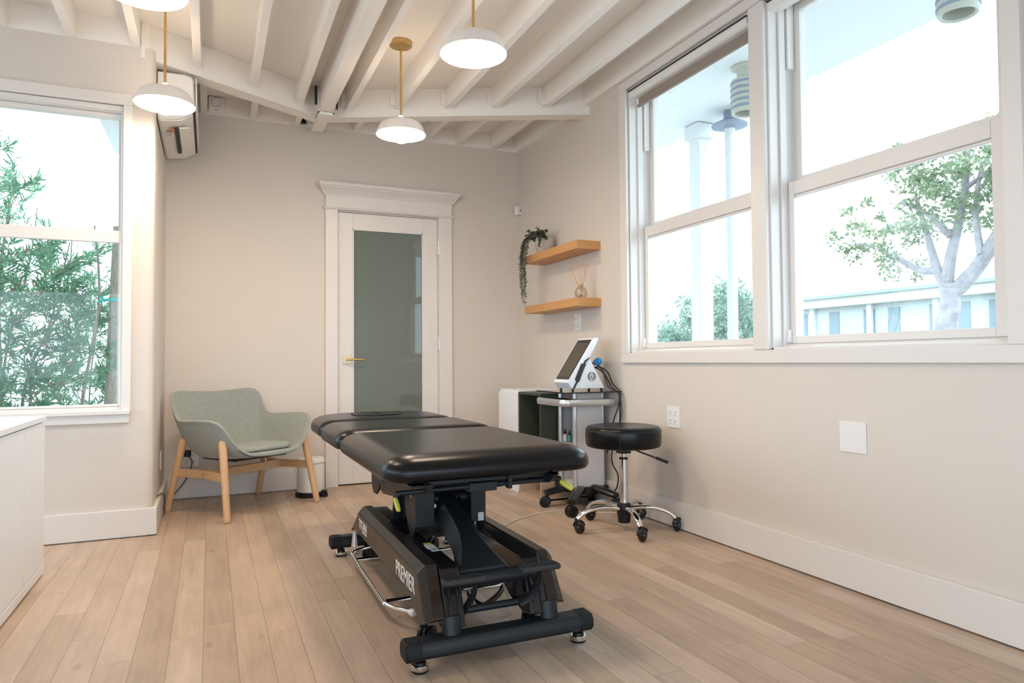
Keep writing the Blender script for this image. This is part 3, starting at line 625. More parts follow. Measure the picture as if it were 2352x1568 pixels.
# ------------------------------------------------------------------ treatment trolley
tr = thing('equipment_trolley', (2.29, 4.0, 0), 'silver wheeled equipment trolley with black glass top, in front of the cube unit', 'trolley')
cx0, cx1, cy0, cy1 = 2.172, 2.398, 3.962, 4.195
m = MB(); m.box(cx0 + 0.02, cy0, 0.133, cx1 - 0.012, cy0 + 0.012, 0.744).box(cx0 + 0.02, cy1 - 0.012, 0.133, cx1 - 0.012, cy1, 0.744).box(cx1 - 0.015, cy0, 0.133, cx1, cy1, 0.744).box(cx0 + .01, cy0 + 0.01, 0.133, cx1 - 0.01, cy1 - 0.01, 0.150).box(cx0 + 0.02, cy0 + 0.012, 0.40, cx1 - 0.015, cy1 - 0.012, 0.408)
m.build('column_body', mat('trolley_panel', (0.68, 0.665, 0.67), 0.45, 0.1), tr)
def rpost(x, y, z0, z1, r, xs=1): return MB().tube([(x, y, z0), (x, y, z1)], [(r, r), (r, r)], 20)
for (x, y) in ((cx0 + 0.016, cy0 + 0.016), (cx0 + 0.016, cy1 - 0.016)):
    rpost(x, y, 0.133, 0.744, 0.018).build('corner_profile', ALU, tr)
rpost(cx1 - 0.008, cy0 + 0.008, 0.133, 0.744, 0.010).build('corner_profile', ALU, tr)
MB().box(cx0 + 0.19, cy0 + 0.014, 0.15, cx0 + 0.195, cy1 - 0.014, 0.74).build('inner_panel', GREY, tr)
# base with five-ish arms
bs = MB()
hub = (2.285, 4.06)
bs.prism([(2.16, 3.93), (2.41, 3.93), (2.415, 4.20), (2.16, 4.22)], 0.085, 0.133, 'z')
def arm(p, q, z0, z1):
    P = smoothpath([(p[0], p[1], z0), (p[0] * .55 + q[0] * .45, p[1] * .55 + q[1] * .45, z0 + (z1 - z0) * .25 + .01), (q[0], q[1], z1)], 8); n = len(P)
    bs.tube(P, [(0.050 - 0.020 * i / (n - 1), 0.030 - 0.010 * i / (n - 1)) for i in range(n)], 16, flat=(Vector((q[0] - p[0], q[1] - p[1], 0)).cross(Vector((0, 0, 1)))))
casters = [(2.015, 4.075), (2.03, 3.745), (2.385, 3.80), (2.39, 4.12)]
for c_ in casters: arm(hub, c_, 0.110, 0.090)
bs.build('trolley_base', BLKG, tr, bevel=0.006)
def twin_caster(parent, x, y, a, r=0.028, w_=0.046, m1=BLKP, name='caster'):
    d = Vector((math.cos(a), math.sin(a), 0)); s_ = Vector((-d.y, d.x, 0)); c0 = Vector((x, y, r))
    m = MB()
    for sg in (-1, 1): m.lathe([(0, -0.008), (r * 0.8, -0.008), (r, -0.005), (r, 0.005), (r * 0.8, 0.008), (0, 0.008)], c0 + s_ * (sg * (w_ / 2 - 0.008)), 24, s_)
    m.cyl(c0, c0 + Vector((0, 0, r * 1.5)) - d * 0.01, 0.006, n=10); m.cyl(c0 - s_ * w_ * .4, c0 + s_ * w_ * .4, 0.006, n=10)
    m.lathe([(r * 0.9, -0.009), (r * 1.02, -0.004), (r * 1.02, 0.004), (r * 0.9, 0.009)], c0, 24, s_)
    return m.build(name, m1, parent)
for c_, a in zip(casters, (2.5, 3.3, 5, 1)): twin_caster(tr, c_[0], c_[1], a, 0.035, 0.052)
# handle rail
hp = [(2.395, 3.83, 0.688), (2.10, 3.825, 0.688), (2.055, 3.832, 0.688), (2.030, 3.86, 0.688), (2.025, 3.90, 0.688), (2.025, 4.19, 0.688)]
MB().tube(smoothpath(hp, 6), [(0.010, 0.023)] * (6 * 5 + 1), 16, flat=(0, -1, 0)).build('handle_rail', ALU, tr)
MB().box(2.045, 3.86, 0.700, 2.165, 4.19, 0.706).build('rail_tray', SLOT, tr)
MB().box(2.02, 3.80, 0.749, 2.435, 4.205, 0.757).build('glass_top', SMOKE, tr, bevel=0.001)
# bottles on the trolley's inner shelf
for i, (x, y, h) in enumerate(((2.215, 4.165, .055), (2.222, 4.115, .052), (2.24, 4.075, .062), (2.235, 4.03, .060))):
    b = thing('dropper_bottle', (x, y, 0.409), ['small dropper bottle at the far left of the trolley shelf', 'shortest dropper bottle on the trolley shelf, second from the left', 'tall dropper bottle on the trolley shelf, third from the left', 'dropper bottle nearest the front edge of the trolley shelf'][i], 'bottle', 'dropper bottles inside the trolley')
    MB().lathe([(0, 0.4095), (0.013, 0.4095), (0.0145, 0.412), (0.0145, 0.409 + h * .7), (0.007, 0.409 + h * .85), (0.007, 0.409 + h * .9), (0, 0.409 + h * .9)], (x, y, 0), 16).build('bottle_body', LIQ if i % 2 else PLAS, b)
    MB().lathe([(0, 0.409 + h * .9), (0.0075, 0.409 + h * .9), (0.0075, 0.409 + h * 1.15), (0.004, 0.409 + h * 1.2), (0.003, 0.409 + h * 1.5), (0, 0.409 + h * 1.52)], (x, y, 0), 12).build('dropper_cap', BLKP, b)
# console device on the glass top
dv = thing('console_device', (2.2, 3.95, 0.757), 'white wedge-shaped console with a tilted dark screen on the trolley', 'device')
dy0, dy1 = 3.85, 4.05
Z0 = 0.776
mon = [(2.075, 0.825), (2.255, 1.093), (2.262, 1.101), (2.293, 1.101), (2.300, 1.093), (2.228, 0.971), (2.105, Z0), (2.100, Z0), (2.073, 0.815)]
MB().prism(mon, dy0, dy1, 'y').build('monitor_housing', WHITE, dv, bevel=0.006, seg=3)
tri = [(2.115, Z0), (2.232, 0.968), (2.342, Z0)]
MB().prism(tri, dy0 + 0.002, dy1 - 0.002, 'y').build('stand_body', WHITE, dv, bevel=0.004)
# screen on the front face
d = Vector((2.255 - 2.075, 0, 1.093 - 0.825)).normalized(); n = Vector((-d.z, 0, d.x)); o_ = Vector((2.075, 0, 0.825))
mx = Matrix(((d.x, 0, n.x, o_.x), (0, 1, 0, 0), (d.z, 0, n.z, o_.z), (0, 0, 0, 1)))
L_ = (Vector((2.255, 0, 1.093)) - o_).length
scr = MB(mx).box(0.012, dy0 + 0.010, -0.001, L_ - 0.004, dy1 - 0.010, 0.0015).build('screen_bezel', SCREEN, dv, bevel=0.001)
MB(mx).box(0.035, dy0 + 0.026, 0.0014, L_ - 0.028, dy1 - 0.026, 0.0022).build('screen', SCREEN2, scr)
# dark side grip on the near face and the round logo
def side(px, py):   # helper in side-plane metres
    return (px, py)
MB().prism([(2.103, Z0 + .001), (2.128, 0.822), (2.120, 0.836), (2.122, 0.842), (2.165, 0.932), (2.172, 0.937), (2.180, 0.934), (2.192, 0.955), (2.226, 0.976), (2.229, 0.972), (2.198, 0.942), (2.197, 0.925), (2.190, 0.914), (2.152, 0.822), (2.140, 0.816), (2.116, Z0 + .001)], dy0 - 0.0025, dy0 - 0.0003 + 0.002, 'y').build('side_grip', SLOT, dv)
lg = MB(); lc = (2.243, dy0 - 0.0004 + 0.002, 0.853)
lg.lathe([(0.0265, 0), (0.0265, 0.0030), (0.0280, 0.0030), (0.0280, 0)], lc, 40, (0, -1, 0)); lg.lathe([(0.0175, 0), (0.0175, 0.0028), (0.0182, 0.0028), (0.0182, 0)], lc, 32, (0, -1, 0))
for i in range(22):
    a = 2 * PI * i / 22
    if i % 11 in (0, 1): continue
    q = Matrix.Translation((lc[0], lc[1], lc[2])) @ Matrix.Rotation(a, 4, 'Y'); lg.box(-0.0016, -0.003, 0.0205, 0.0016, 0, 0.0235, q)
lg.prism([(lc[0] - 0.005, lc[2] + 0.001), (lc[0] + 0.005, lc[2] + 0.001), (lc[0], lc[2] + 0.008)], lc[1] - 0.003, lc[1], 'y').box(lc[0] - 0.006, lc[1] - 0.003, lc[2] - 0.009, lc[0] + 0.006, lc[1], lc[2] - 0.004)
lg.box(lc[0] - 0.013, lc[1] - .003, lc[2] - .001, lc[0] - .008, lc[1], lc[2]); lg.box(lc[0] + 0.008, lc[1] - .003, lc[2] - .001, lc[0] + .013, lc[1], lc[2])
lg.build('round_logo', INKB, dv)
for x, y in ((2.115, dy0 + 0.02), (2.325, dy0 + 0.02), (2.115, dy1 - 0.02), (2.325, dy1 - 0.02)):
    MB().cyl((x, y, 0.757), (x, y, Z0 + 0.002), 0.008, n=14).build('rubber_foot', BLKP, dv)
# handpiece with blue cap behind the stand
hd = thing('handpiece', (2.33, 3.93, 0.95), 'black handpiece with a bright blue cap behind the white console', 'handpiece')
a = Vector((-0.25, -1, 0.1)).normalized(); p0 = Vector((2.352, 3.965, 0.945)); 
MB().lathe([(0, -0.09), (0.010, -0.09), (0.016, -0.04), (0.021, -0.02), (0.023, 0.0), (0.022, 0.012), (0, 0.012)], p0, 28, a).build('handpiece_body', BLKP, hd)
MB().lathe([(0.0245, 0.010), (0.0255, 0.014), (0.0255, 0.030), (0.022, 0.038), (0.015, 0.040), (0.014, 0.050), (0.009, 0.055), (0, 0.056)], p0, 28, a).build('blue_cap', BLUE, hd)
MB().tube([(2.31, 3.96, 0.90), (2.33, 3.96, 0.925), (2.352, 3.965, 0.925)], 0.004, 8).build('holder_hook', PLAS, hd)
for k, pts in enumerate(([(2.315, 3.95, 0.905), (2.345, 3.92, 0.912), (2.385, 3.885, 0.875), (2.413, 3.868, 0.80), (2.420, 3.79, 0.745), (2.410, 3.785, 0.66), (2.412, 3.79, 0.57), (2.392, 3.80, 0.48), (2.356, 3.80, 0.36), (2.362, 3.80, 0.29), (2.40, 3.80, 0.22), (2.404, 3.82, 0.14), (2.40, 3.86, 0.10)],
                         [(2.30, 3.98, 0.90), (2.34, 3.95, 0.905), (2.372, 3.90, 0.86), (2.40, 3.86, 0.78), (2.404, 3.785, 0.74), (2.395, 3.78, 0.66), (2.375, 3.80, 0.58), (2.365, 3.82, 0.50), (2.372, 3.86, 0.42), (2.39, 3.91, 0.35)],
                         [(2.36, 3.985, 0.93), (2.378, 3.93, 0.88), (2.40, 3.90, 0.78), (2.412, 3.79, 0.735), (2.424, 3.79, 0.60), (2.41, 3.83, 0.48), (2.40, 3.88, 0.40)])):
    MB().tube(smoothpath(pts, 6), 0.0042 if k < 2 else 0.006, 8).build('connecting_cable', BLKP if k < 2 else CABLE, dv)
# floor cable
m = MB().tube(smoothpath([(2.33, 3.72, 0.004), (2.22, 3.78, 0.004), (2.08, 3.90, 0.004), (1.93, 3.92, 0.004), (1.72, 3.83, 0.004), (1.52, 3.66, 0.004), (1.40, 3.48, 0.004), (1.42, 3.40, 0.004), (1.50, 3.36, 0.004)], 8), 0.0036, 8)
tag(m.build('floor_cable', CABW), 'thin white cable lying on the floor between the treatment table and the trolley', 'cable')

# ------------------------------------------------------------------ rolling stool
so = Vector((2.150, 3.345, 0))
sl = thing('rolling_stool', so, 'round black cushioned stool on a chrome five-star base with casters', 'stool')
sc_ = (so.x, so.y, 0)
MB().lathe([(0, 0.466), (0.185, 0.466), (0.205, 0.472), (0.212, 0.485), (0.214, 0.53), (0.213, 0.559), (0.209, 0.573), (0.200, 0.582), (0.175, 0.587), (0.10, 0.5825), (0, 0.581)], sc_, 72).build('seat_cushion', LEATH, sl)
m = MB().lathe([(0.2125, 0.561), (0.2145, 0.563), (0.2125, 0.565)], sc_, 72)
a0 = math.radians(-127)
for da in (-0.008, 0.008): m.tube([(so.x + 0.2145 * math.cos(a0 + da), so.y + 0.2145 * math.sin(a0 + da), 0.475), (so.x + 0.2145 * math.cos(a0 + da), so.y + 0.2145 * math.sin(a0 + da), 0.562)], 0.0011, 5)
m.build('seam', SEAML, sl)
m = MB().box(so.x - 0.07, so.y - 0.07, 0.454, so.x + 0.07, so.y + 0.07, 0.467).box(so.x - 0.032, so.y - 0.032, 0.430, so.x + 0.032, so.y + 0.032, 0.456); m.build('seat_mount', BLKM, sl, bevel=0.004)
lv = Vector((0.42, -0.25, -0.16))
MB().tube([so + Vector((0.05, -0.03, 0.450)), so + Vector((0.165, -0.10, 0.400))], 0.0048, 10).build('height_lever', BLKM, sl)
MB().tube([so + Vector((0.155, -0.094, 0.405)), so + Vector((0.210, -0.130, 0.380))], [0.008, 0.0085], 12).build('lever_grip', BLKP, sl)
MB().cyl((so.x, so.y, 0.39), (so.x, so.y, 0.432), 0.0135).build('gas_piston', CHROME, sl)
MB().lathe([(0.014, 0.408), (0.024, 0.406), (0.025, 0.396), (0.014, 0.396)], sc_, 28, close=True).build('column_collar', BLKP, sl)
MB().cyl((so.x, so.y, 0.13), (so.x, so.y, 0.397), 0.0225, n=32).build('column', CHROME, sl)
MB().lathe([(0, 0.04), (0.034, 0.042), (0.036, 0.06), (0.040, 0.10), (0.042, 0.125), (0.036, 0.148), (0.024, 0.152), (0, 0.152)], sc_, 32).build('base_hub', BLKP, sl)
for k in range(5):
    a = math.radians((-105.5, -36, 34, 106, 171)[k]); d = Vector((math.cos(a), math.sin(a), 0))
    pts = [so + d * r + Vector((0, 0, z)) for r, z in ((0.03, 0.120), (0.09, 0.130), (0.155, 0.132), (0.215, 0.120), (0.255, 0.102), (0.282, 0.078))]
    P = smoothpath(pts, 6); n = len(P)
    leg = MB().tube(P, [(0.022 - 0.005 * i / (n - 1), 0.0135 - 0.002 * i / (n - 1)) for i in range(n)], 16, flat=d.cross(Vector((0, 0, 1)))).build('leg', CHROME, sl)
    e = so + d * 0.283; wa = (a + (2.2, 1.1, 1.9, -1.7, 2.0)[k]); wd = Vector((math.cos(wa), math.sin(wa), 0)); off = wd * 0.019; sd = Vector((-wd.y, wd.x, 0)); wc = e + off + Vector((0, 0, 0.0365))
    m = MB(); m.cyl(e + Vector((0, 0, 0.050)), e + Vector((0, 0, 0.082)), 0.013, n=14)
    rr = 0.036
    m.lathe([(0, -0.010), (rr - 0.006, -0.010), (rr, -0.006), (rr + 0.0005, 0), (rr, 0.006), (rr - 0.006, 0.010), (0, 0.010)], wc, 28, sd)
    hd_ = [wc + Vector((0, 0, (rr + 0.002) * math.sin(t))) + wd * ((rr + 0.002) * math.cos(t)) for t in [math.radians(x) for x in range(20, 181, 20)]]
    m.tube(hd_, [(0.004, 0.012)] * len(hd_), 10, flat=sd.cross(Vector((1, 1, 0.3))))
    m.build('caster', BLKG, leg)
    MB().cyl(wc - sd * 0.0115, wc + sd * 0.0115, 0.004, n=12).build('axle_pin', STEEL, leg)

# ------------------------------------------------------------------ pedal bin
pb = thing('pedal_bin', (0.668, 5.15, 0), 'small white pedal bin with black base between the armchair and the door', 'bin')
pc = (0.668, 5.150, 0)
MB().lathe([(0, 0), (0.100, 0), (0.106, 0.004), (0.107, 0.028), (0.098, 0.036), (0, 0.036)], pc, 48).build('bin_base', BLKP, pb)
MB().lathe([(0.0, 0.03), (0.094, 0.03), (0.096, 0.04), (0.096, 0.236), (0, 0.238)], pc, 48).build('bin_body', OFFW, pb)
MB().lathe([(0.0985, 0.2385), (0.1005, 0.241), (0.1005, 0.258), (0.096, 0.268), (0.080, 0.276), (0.04, 0.281), (0, 0.282), ], pc, 48).build('bin_lid', OFFW, pb)
MB().box(0.725, 5.055, 0.0, 0.775, 5.09, 0.030).box(0.735, 5.05, 0.028, 0.770, 5.085, 0.05).build('pedal', BLKP, pb, bevel=0.006)
MB().tube(smoothpath([(0.595, 5.22, 0.20), (0.565, 5.225, 0.19), (0.572, 5.22, 0.165), (0.59, 5.215, 0.155)]), 0.002, 6).build('carry_handle', STEEL, pb)

# ------------------------------------------------------------------ left base cabinet with worktop
lc_ = thing('base_cabinet', (-1.0, 2.4, 0), 'white base cabinet at the left edge under the left window', 'cabinet')
X1 = -0.690; cz = 0.70; yend = 3.765
m = MB(); m.box(-1.25, 0.6, 0.0, X1 - 0.02, yend - 0.01, cz); m.build('carcass', WHITE, lc_)
m = MB(); m.box(-1.25, 0.6, 0.012, X1 + 0.002, yend, 0.050); m.build('plinth', WHITE, lc_, bevel=0.002)
ys = [yend, 3.385, 2.905, 2.425, 1.945, 1.465, 0.985]
for a, b in zip(ys[1:], ys[:-1]):
    MB().box(X1 - 0.018, a + 0.0025, 0.054, X1, b - 0.0025, cz - 0.006).build('cabinet_door', WHITE, lc_, bevel=0.0015)
wt = box('worktop', WHITE, -1.28, 0.58, cz, X1 + 0.006, yend + 0.004, cz + 0.024, bevel=0.002)
tag(wt, 'white worktop of the base cabinet at the left edge, below the left window', 'worktop')

# ------------------------------------------------------------------ treatment table
CX = 0.868
tt = thing('treatment_table', (CX, 2.8, 0), 'large black padded electric treatment table on a low black lifting frame, centre of the room', 'treatment table')
def rrect(x0, x1, y0, y1, rs, seg=8):
    out = []
    for (cx, cy, a, r) in ((x1 - rs[0], y0 + rs[0], -90, rs[0]), (x1 - rs[1], y1 - rs[1], 0, rs[1]), (x0 + rs[2], y1 - rs[2], 90, rs[2]), (x0 + rs[3], y0 + rs[3], 180, rs[3])):
        for i in range(seg + 1):
            t = math.radians(a + 90 * i / seg); out.append((cx + r * math.cos(t), cy + r * math.sin(t)))
    return out
def pad(name, x0, x1, y0, y1, z0, z1, rs, rr, parent, material, dome=0.0, rz=None):
    rz = rz or rr
    rings = [(0.055, z0), (0.02, z0), (0.008, z0 + 0.004), (0.001, z0 + 0.014), (0, z0 + 0.024)]
    for i in range(1, 13):
        t = PI / 2 * i / 12; rings.append((rr * (1 - math.cos(t)) ** 1.15, z1 - rz + rz * math.sin(t)))
    for k in (0.02, 0.05, 0.10): rings.append((rr + k, z1 + dome * min(1, k / 0.1)))
    rows = []
    for ins, z in rings:
        ring = rrect(x0 + ins, x1 - ins, y0 + ins, y1 - ins, [max(0.012, r - ins * 0.85) for r in rs]); rows.append([(p[0], p[1], z) for p in ring])
    m = MB().grid(rows, closed_u=True); n = len(rows[0]); o = len(m.v)
    m.f.append(tuple(range(n - 1, -1, -1)))
    last = rows[-1]; cy = (y0 + y1) / 2; cxx = (x0 + x1) / 2
    m.v.append((cxx, cy, z1 + dome)); b0 = (len(rows) - 1) * n
    for i in range(n): m.f.append((b0 + i, b0 + (i + 1) % n, o))
    return m.build(name, material, parent, ang=60)
TX0, TX1 = 0.505, 1.262
Z1 = 0.658
pad('seat_cushion', TX0, TX1, 2.125, 3.045, 0.572, Z1, (.095, .085, .085, .095), 0.095, tt, LEATH, 0, 0.060)
pad('mid_cushion', TX0, TX1, 3.045, 3.60, 0.572, Z1 + 0.001, (.08, .085, .085, .08), 0.085, tt, LEATH, 0, 0.060)
hc = pad('head_cushion', TX0 + 0.01, TX1 - 0.01, 3.60, 4.19, 0.572, Z1 + 0.002, (.08, .24, .24, .08), 0.085, tt, LEATH, 0, 0.060)
pad('face_plug', 0.735, 1.015, 3.80, 4.08, 0.640, Z1 + 0.0075, (.13, .13, .13, .13), 0.02, tt, LEATH)
# frame under the cushions
m = MB()
m.box(0.60, 2.20, 0.545, 0.66, 3.98, 0.573).box(1.08, 2.20, 0.545, 1.14, 3.98, 0.573).box(0.60, 2.20, 0.55, 1.14, 2.25, 0.573).box(0.60, 3.0, 0.55, 1.14, 3.06, 0.573).box(0.60, 3.57, 0.55, 1.14, 3.62, 0.573)
m.box(0.53, 2.30, 0.556, 1.22, 2.42, 0.572)
m.build('cushion_frame', BLKM, tt, bevel=0.002)
for sx, nm in ((0.645, 'side_plate'), (1.083, 'side_plate')):
    MB().prism([(2.12, 0.560), (2.16, 0.535), (2.45, 0.485), (2.63, 0.442), (2.78, 0.425), (2.825, 0.430), (2.85, 0.455), (2.87, 0.425), (2.915, 0.400), (2.965, 0.400), (2.995, 0.425), (3.01, 0.50), (3.01, 0.565), (2.12, 0.565)], sx, sx + 0.008, 'x').build(nm, BRNM if sx < 1 else BLKM, tt, bevel=0.001)
m = MB(); m.cyl((0.65, 2.86, 0.50), (1.09, 2.86, 0.50), 0.022).cyl((0.65, 2.35, 0.53), (1.09, 2.35, 0.53), 0.018).box(0.75, 2.75, 0.47, 0.99, 3.4, 0.545); m.build('top_crossmember', BLKM, tt, bevel=0.003)
# release bar with yellow grips
rp_ = [(0.548, 2.20, 0.520), (0.56, 2.20, 0.530), (0.60, 2.20, 0.534), (1.10, 2.20, 0.538), (1.135, 2.20, 0.534), (1.155, 2.20, 0.519)]
MB().tube(smoothpath(rp_, 5), 0.0085, 12).build('release_bar', BLKM, tt)
MB().box(0.80, 2.19, 0.518, 0.90, 2.30, 0.548).box(0.94, 2.185, 0.52, 0.955, 2.215, 0.575).build('bar_bracket', BLKM, tt, bevel=0.002)
def grip(a, b, w1, w2):
    P = smoothpath([a, Vector(a).lerp(Vector(b), .5) + Vector((0, 0, 0)), b], 8); n = len(P)
    rs = [(w1 + (w2 - w1) * math.sin(PI * (0.15 + 0.72 * i / (n - 1)))) * (1 if 0 < i < n - 1 else 0.35) for i in range(n)]
    return MB().tube(P, [(r, r * 0.72) for r in rs], 16)
grip((0.549, 2.20, 0.520), (0.553, 2.17, 0.482), 0.006, 0.0105).build('release_grip', YELL, tt)
grip((1.146, 2.20, 0.532), (1.185, 2.175, 0.500), 0.006, 0.013).build('release_grip', YELL, tt)
# hanging leg brackets
for bx, bw in ((0.712, 0.076), (0.936, 0.062)):
    a, b = bx, bx + bw
    m = MB(); m.prism([(2.55, 0.548), (2.55, 0.335), (2.57, 0.300), (2.605, 0.285), (2.645, 0.31), (2.69, 0.37), (2.76, 0.548)], a, a + 0.006, 'x').prism([(2.55, 0.548), (2.55, 0.335), (2.57, 0.300), (2.605, 0.285), (2.645, 0.31), (2.69, 0.37), (2.76, 0.548)], b - 0.006, b, 'x')
    m.box(a, 2.547, 0.332, b, 2.553, 0.548)
    m.build('leg_bracket', BLKM, tt, bevel=0.002)
MB().box(0.964, 2.5435, 0.334, 0.988, 2.5465, 0.366).build('data_label', STICK, tt)
MB(Matrix.Rotation(0, 4, 'X')).prism([(2.60, 0.468), (2.635, 0.485), (2.63, 0.455), (2.60, 0.435), (2.612, 0.452)], 0.7095, 0.7118, 'x').build('warning_label', INK, tt)
# lifting column, main arm and cross tubes
MB().cyl((0.70, 2.165, 0.236), (1.03, 2.165, 0.236), 0.024, n=24).build('cross_tube', BLKM, tt)
MB().cyl((0.70, 2.95, 0.235), (1.03, 2.95, 0.235), 0.045, n=28).build('cross_tube', BLKM, tt)
# curved main arm
def armsec(t):   # centre line from front tube up to the upper pivot
    y = 2.17 + t * (2.72 - 2.17); z = 0.245 + (0.44 - 0.245) * (t ** 0.9); return y, z
rows = []
for i in range(15):
    t = i / 14; y, z = armsec(t); w_ = 0.052 + 0.085 * max(0, 1 - t * 2.6) ** 2; h_ = 0.024 + 0.020 * math.sin(PI * t)
    cx = 0.842 + 0.012 * t
    rows.append([(cx - w_, y, z - h_), (cx - w_ * 0.62, y - 0.004, z + h_), (cx + w_ * 0.62, y - 0.004, z + h_), (cx + w_, y, z - h_)])
m = MB().grid(rows, closed_u=True); n_ = len(rows) * 4; m.f += [(3, 2, 1, 0), (n_ - 4, n_ - 3, n_ - 2, n_ - 1)]
m.build('lift_arm', BLKM, tt, bevel=0.006, ang=25)
for sx in (0.86, 0.90):
    MB().prism([(2.20, 0.275), (2.40, 0.345), (2.62, 0.445), (2.70, 0.53), (2.76, 0.53), (2.80, 0.46), (2.76, 0.40), (2.55, 0.34), (2.35, 0.27), (2.22, 0.25)], sx - 0.004, sx + 0.004, 'x').build('arm_rib', BLKM, tt, bevel=0.002)
# rear lower arm (curved side bow) and actuator
m = MB().tube(smoothpath([(0.72, 2.93, 0.26), (0.725, 2.86, 0.30), (0.715, 2.78, 0.38), (0.70, 2.72, 0.45), (0.70, 2.69, 0.49)], 6), [(0.017, 0.03)] * 25, 14, flat=(0, 1, 0)); m.build('rear_arm', BLKM, tt)
m = MB().tube(smoothpath([(1.01, 2.93, 0.26), (1.01, 2.86, 0.30), (1.02, 2.78, 0.38), (1.02, 2.69, 0.49)], 6), [(0.017, 0.03)] * 19, 14, flat=(0, 1, 0)); m.build('rear_arm', BLKM, tt)
m = MB().cyl((0.86, 3.15, 0.24), (0.86, 2.62, 0.40), 0.028, n=20).box(0.80, 3.05, 0.20, 0.93, 3.2, 0.33).cyl((0.80, 2.62, 0.42), (0.95, 2.62, 0.42), 0.03); m.build('lift_actuator', BLKP, tt, bevel=0.006)
MB().cyl((0.79, 2.555, 0.405), (0.79, 2.60, 0.405), 0.008).cyl((0.825, 2.53, 0.375), (0.825, 2.56, 0.375), 0.006).build('bolt', STEEL, tt)
MB().lathe([(0, -0.02), (0.017, -0.02), (0.017, 0.012), (0.012, 0.016), (0.012, 0.03), (0, 0.03)], (0.715, 2.69, 0.49), 20, (0, 0.2, 1)).build('bolt', STEEL, tt)
# side rails with covers
def rail(x_out, x_in, sgn, left):
    prof = [(2.108, 0.135), (2.205, 0.268), (3.175, 0.272), (3.365, 0.145), (3.28, 0.178), (2.34, 0.181), (2.285, 0.165), (2.25, 0.143), (2.16, 0.118)]
    top = [(2.118, 0.155), (2.185, 0.290), (2.200, 0.300), (3.155, 0.302), (3.175, 0.296), (3.33, 0.155)]
    # outer skin with chamfer: outer face at x_out, chamfer to x_out+0.026*sgn
    c = 0.026 * sgn
    m = MB(); n = len(prof)
    outer = [(x_out, y, z) for y, z in prof]
    inner = [(x_out + c, y + (0.0 if i not in (0, 1) else (-0.012 if i == 1 else -0.005)), z + (0.028 if i in (1, 2) else 0.0) + (0.01 if i == 0 else 0)) for i, (y, z) in enumerate(prof)]
    inner[3] = (x_out + c, 3.352, 0.165)
    back = [(x_in, p[1], p[2]) for p in inner]
    vs = outer + inner + back
    fs = [tuple(range(n))] + [(i, (i + 1) % n, n + (i + 1) % n, n + i) for i in range(n)] + [(n + i, n + (i + 1) % n, 2 * n + (i + 1) % n, 2 * n + i) for i in range(n)] + [tuple(range(3 * n - 1, 2 * n - 1, -1))]
    m.add(vs, fs); r = m.build('side_rail', BRNM, tt, bevel=0.005, seg=3, ang=30)
    # inner glossy cover with raised ridges
    xi = x_in; m = MB()
    cov = [(2.095, 0.115), (2.13, 0.20), (2.165, 0.275), (2.19, 0.292), (3.16, 0.294), (3.30, 0.18), (3.25, 0.165), (2.36, 0.165), (2.28, 0.125), (2.16, 0.100)]
    m.prism(cov, xi, xi + 0.066 * sgn, 'x'); m.build('rail_cover', BLKG, r, bevel=0.006, seg=3)
    m = MB()
    for dx in (0.020, 0.048):
        m.tube([(xi + dx * sgn, 2.108, 0.150), (xi + dx * sgn, 2.139, 0.225)], 0.0040, 8)
    m.build('cover_ridge', BLKG, r)
    return r
rl = rail(0.620, 0.686, 1, True); rr_ = rail(1.112, 1.046, -1, False)
MB().box(0.712, 2.38, 0.293, 0.745, 2.43, 0.2955).build('warning_label', INK, rl)
MB().box(0.716, 2.43, 0.293, 0.742, 2.455, 0.2955).build('warning_label', STICKY, rl)
MB().box(0.716, 2.345, 0.293, 0.745, 2.378, 0.2955).build('warning_label', STICK, rl)
TM = lambda y, z: Matrix(((0, 0, -1, 0.6194), (-1, 0, 0, y), (0, 1, 0, z), (0, 0, 0, 1)))
textmesh('premier_lettering', 'PREMIER', INK, TM(2.352, 0.2155), 0.078, rl, xs=0.86, bold=0.0)
textmesh('titan_lettering', 'TITAN', INK, TM(3.068, 0.2315), 0.056, rl, xs=1.04, bold=0.0)
MB().box(0.6190, 2.985, 0.2065, 0.6200, 3.075, 0.2115).build('small_lettering', INK, rl)
# steel cover plate on the rear of the right rail
MB().box(1.03, 3.05, 0.300, 1.10, 3.30, 0.306).build('steel_plate', STEEL, rr_, bevel=0.002)
# floor bars
def floorbar(y, x0, x1, rear=False):
    z = 0.070; sec = [(-0.041, -0.012), (-0.041, 0.010), (-0.03, 0.029), (0.022, 0.029), (0.038, 0.016), (0.041, -0.010), (0.03, -0.027), (-0.03, -0.027)]
    m = MB().prism([(y + a, z + b) for a, b in sec], x0 + 0.035, x1 - 0.035, 'x'); b_ = m.build('floor_bar', BLKM, tt, bevel=0.008, seg=3)
    for a, c in ((x0, x0 + 0.055), (x1 - 0.055, x1)):
        MB().prism([(y + p * 1.06, z + q * 1.06) for p, q in sec], a, c, 'x').build('end_cap', RUBB, b_, bevel=0.009, seg=3)
    for fx in (x0 + 0.055, x1 - 0.04):
        MB().lathe([(0, 0.0), (0.024, 0.0), (0.026, 0.003), (0.026, 0.008), (0.0, 0.008)], (fx, y, 0), 28).build('foot_pad', RUBB, b_)
        MB().lathe([(0, 0.008), (0.027, 0.008), (0.0275, 0.010), (0.0275, 0.021), (0.026, 0.023), (0, 0.023)], (fx, y, 0), 32).build('levelling_foot', CHROME, b_)
        MB().lathe([(0, 0.023), (0.020, 0.023), (0.018, 0.031), (0.012, 0.034), (0.012, 0.048), (0, 0.048)], (fx, y, 0), 24).build('foot_stem', BLKP, b_)
floorbar(2.098, 0.545, 1.198); floorbar(3.50, 0.545, 1.198, True)
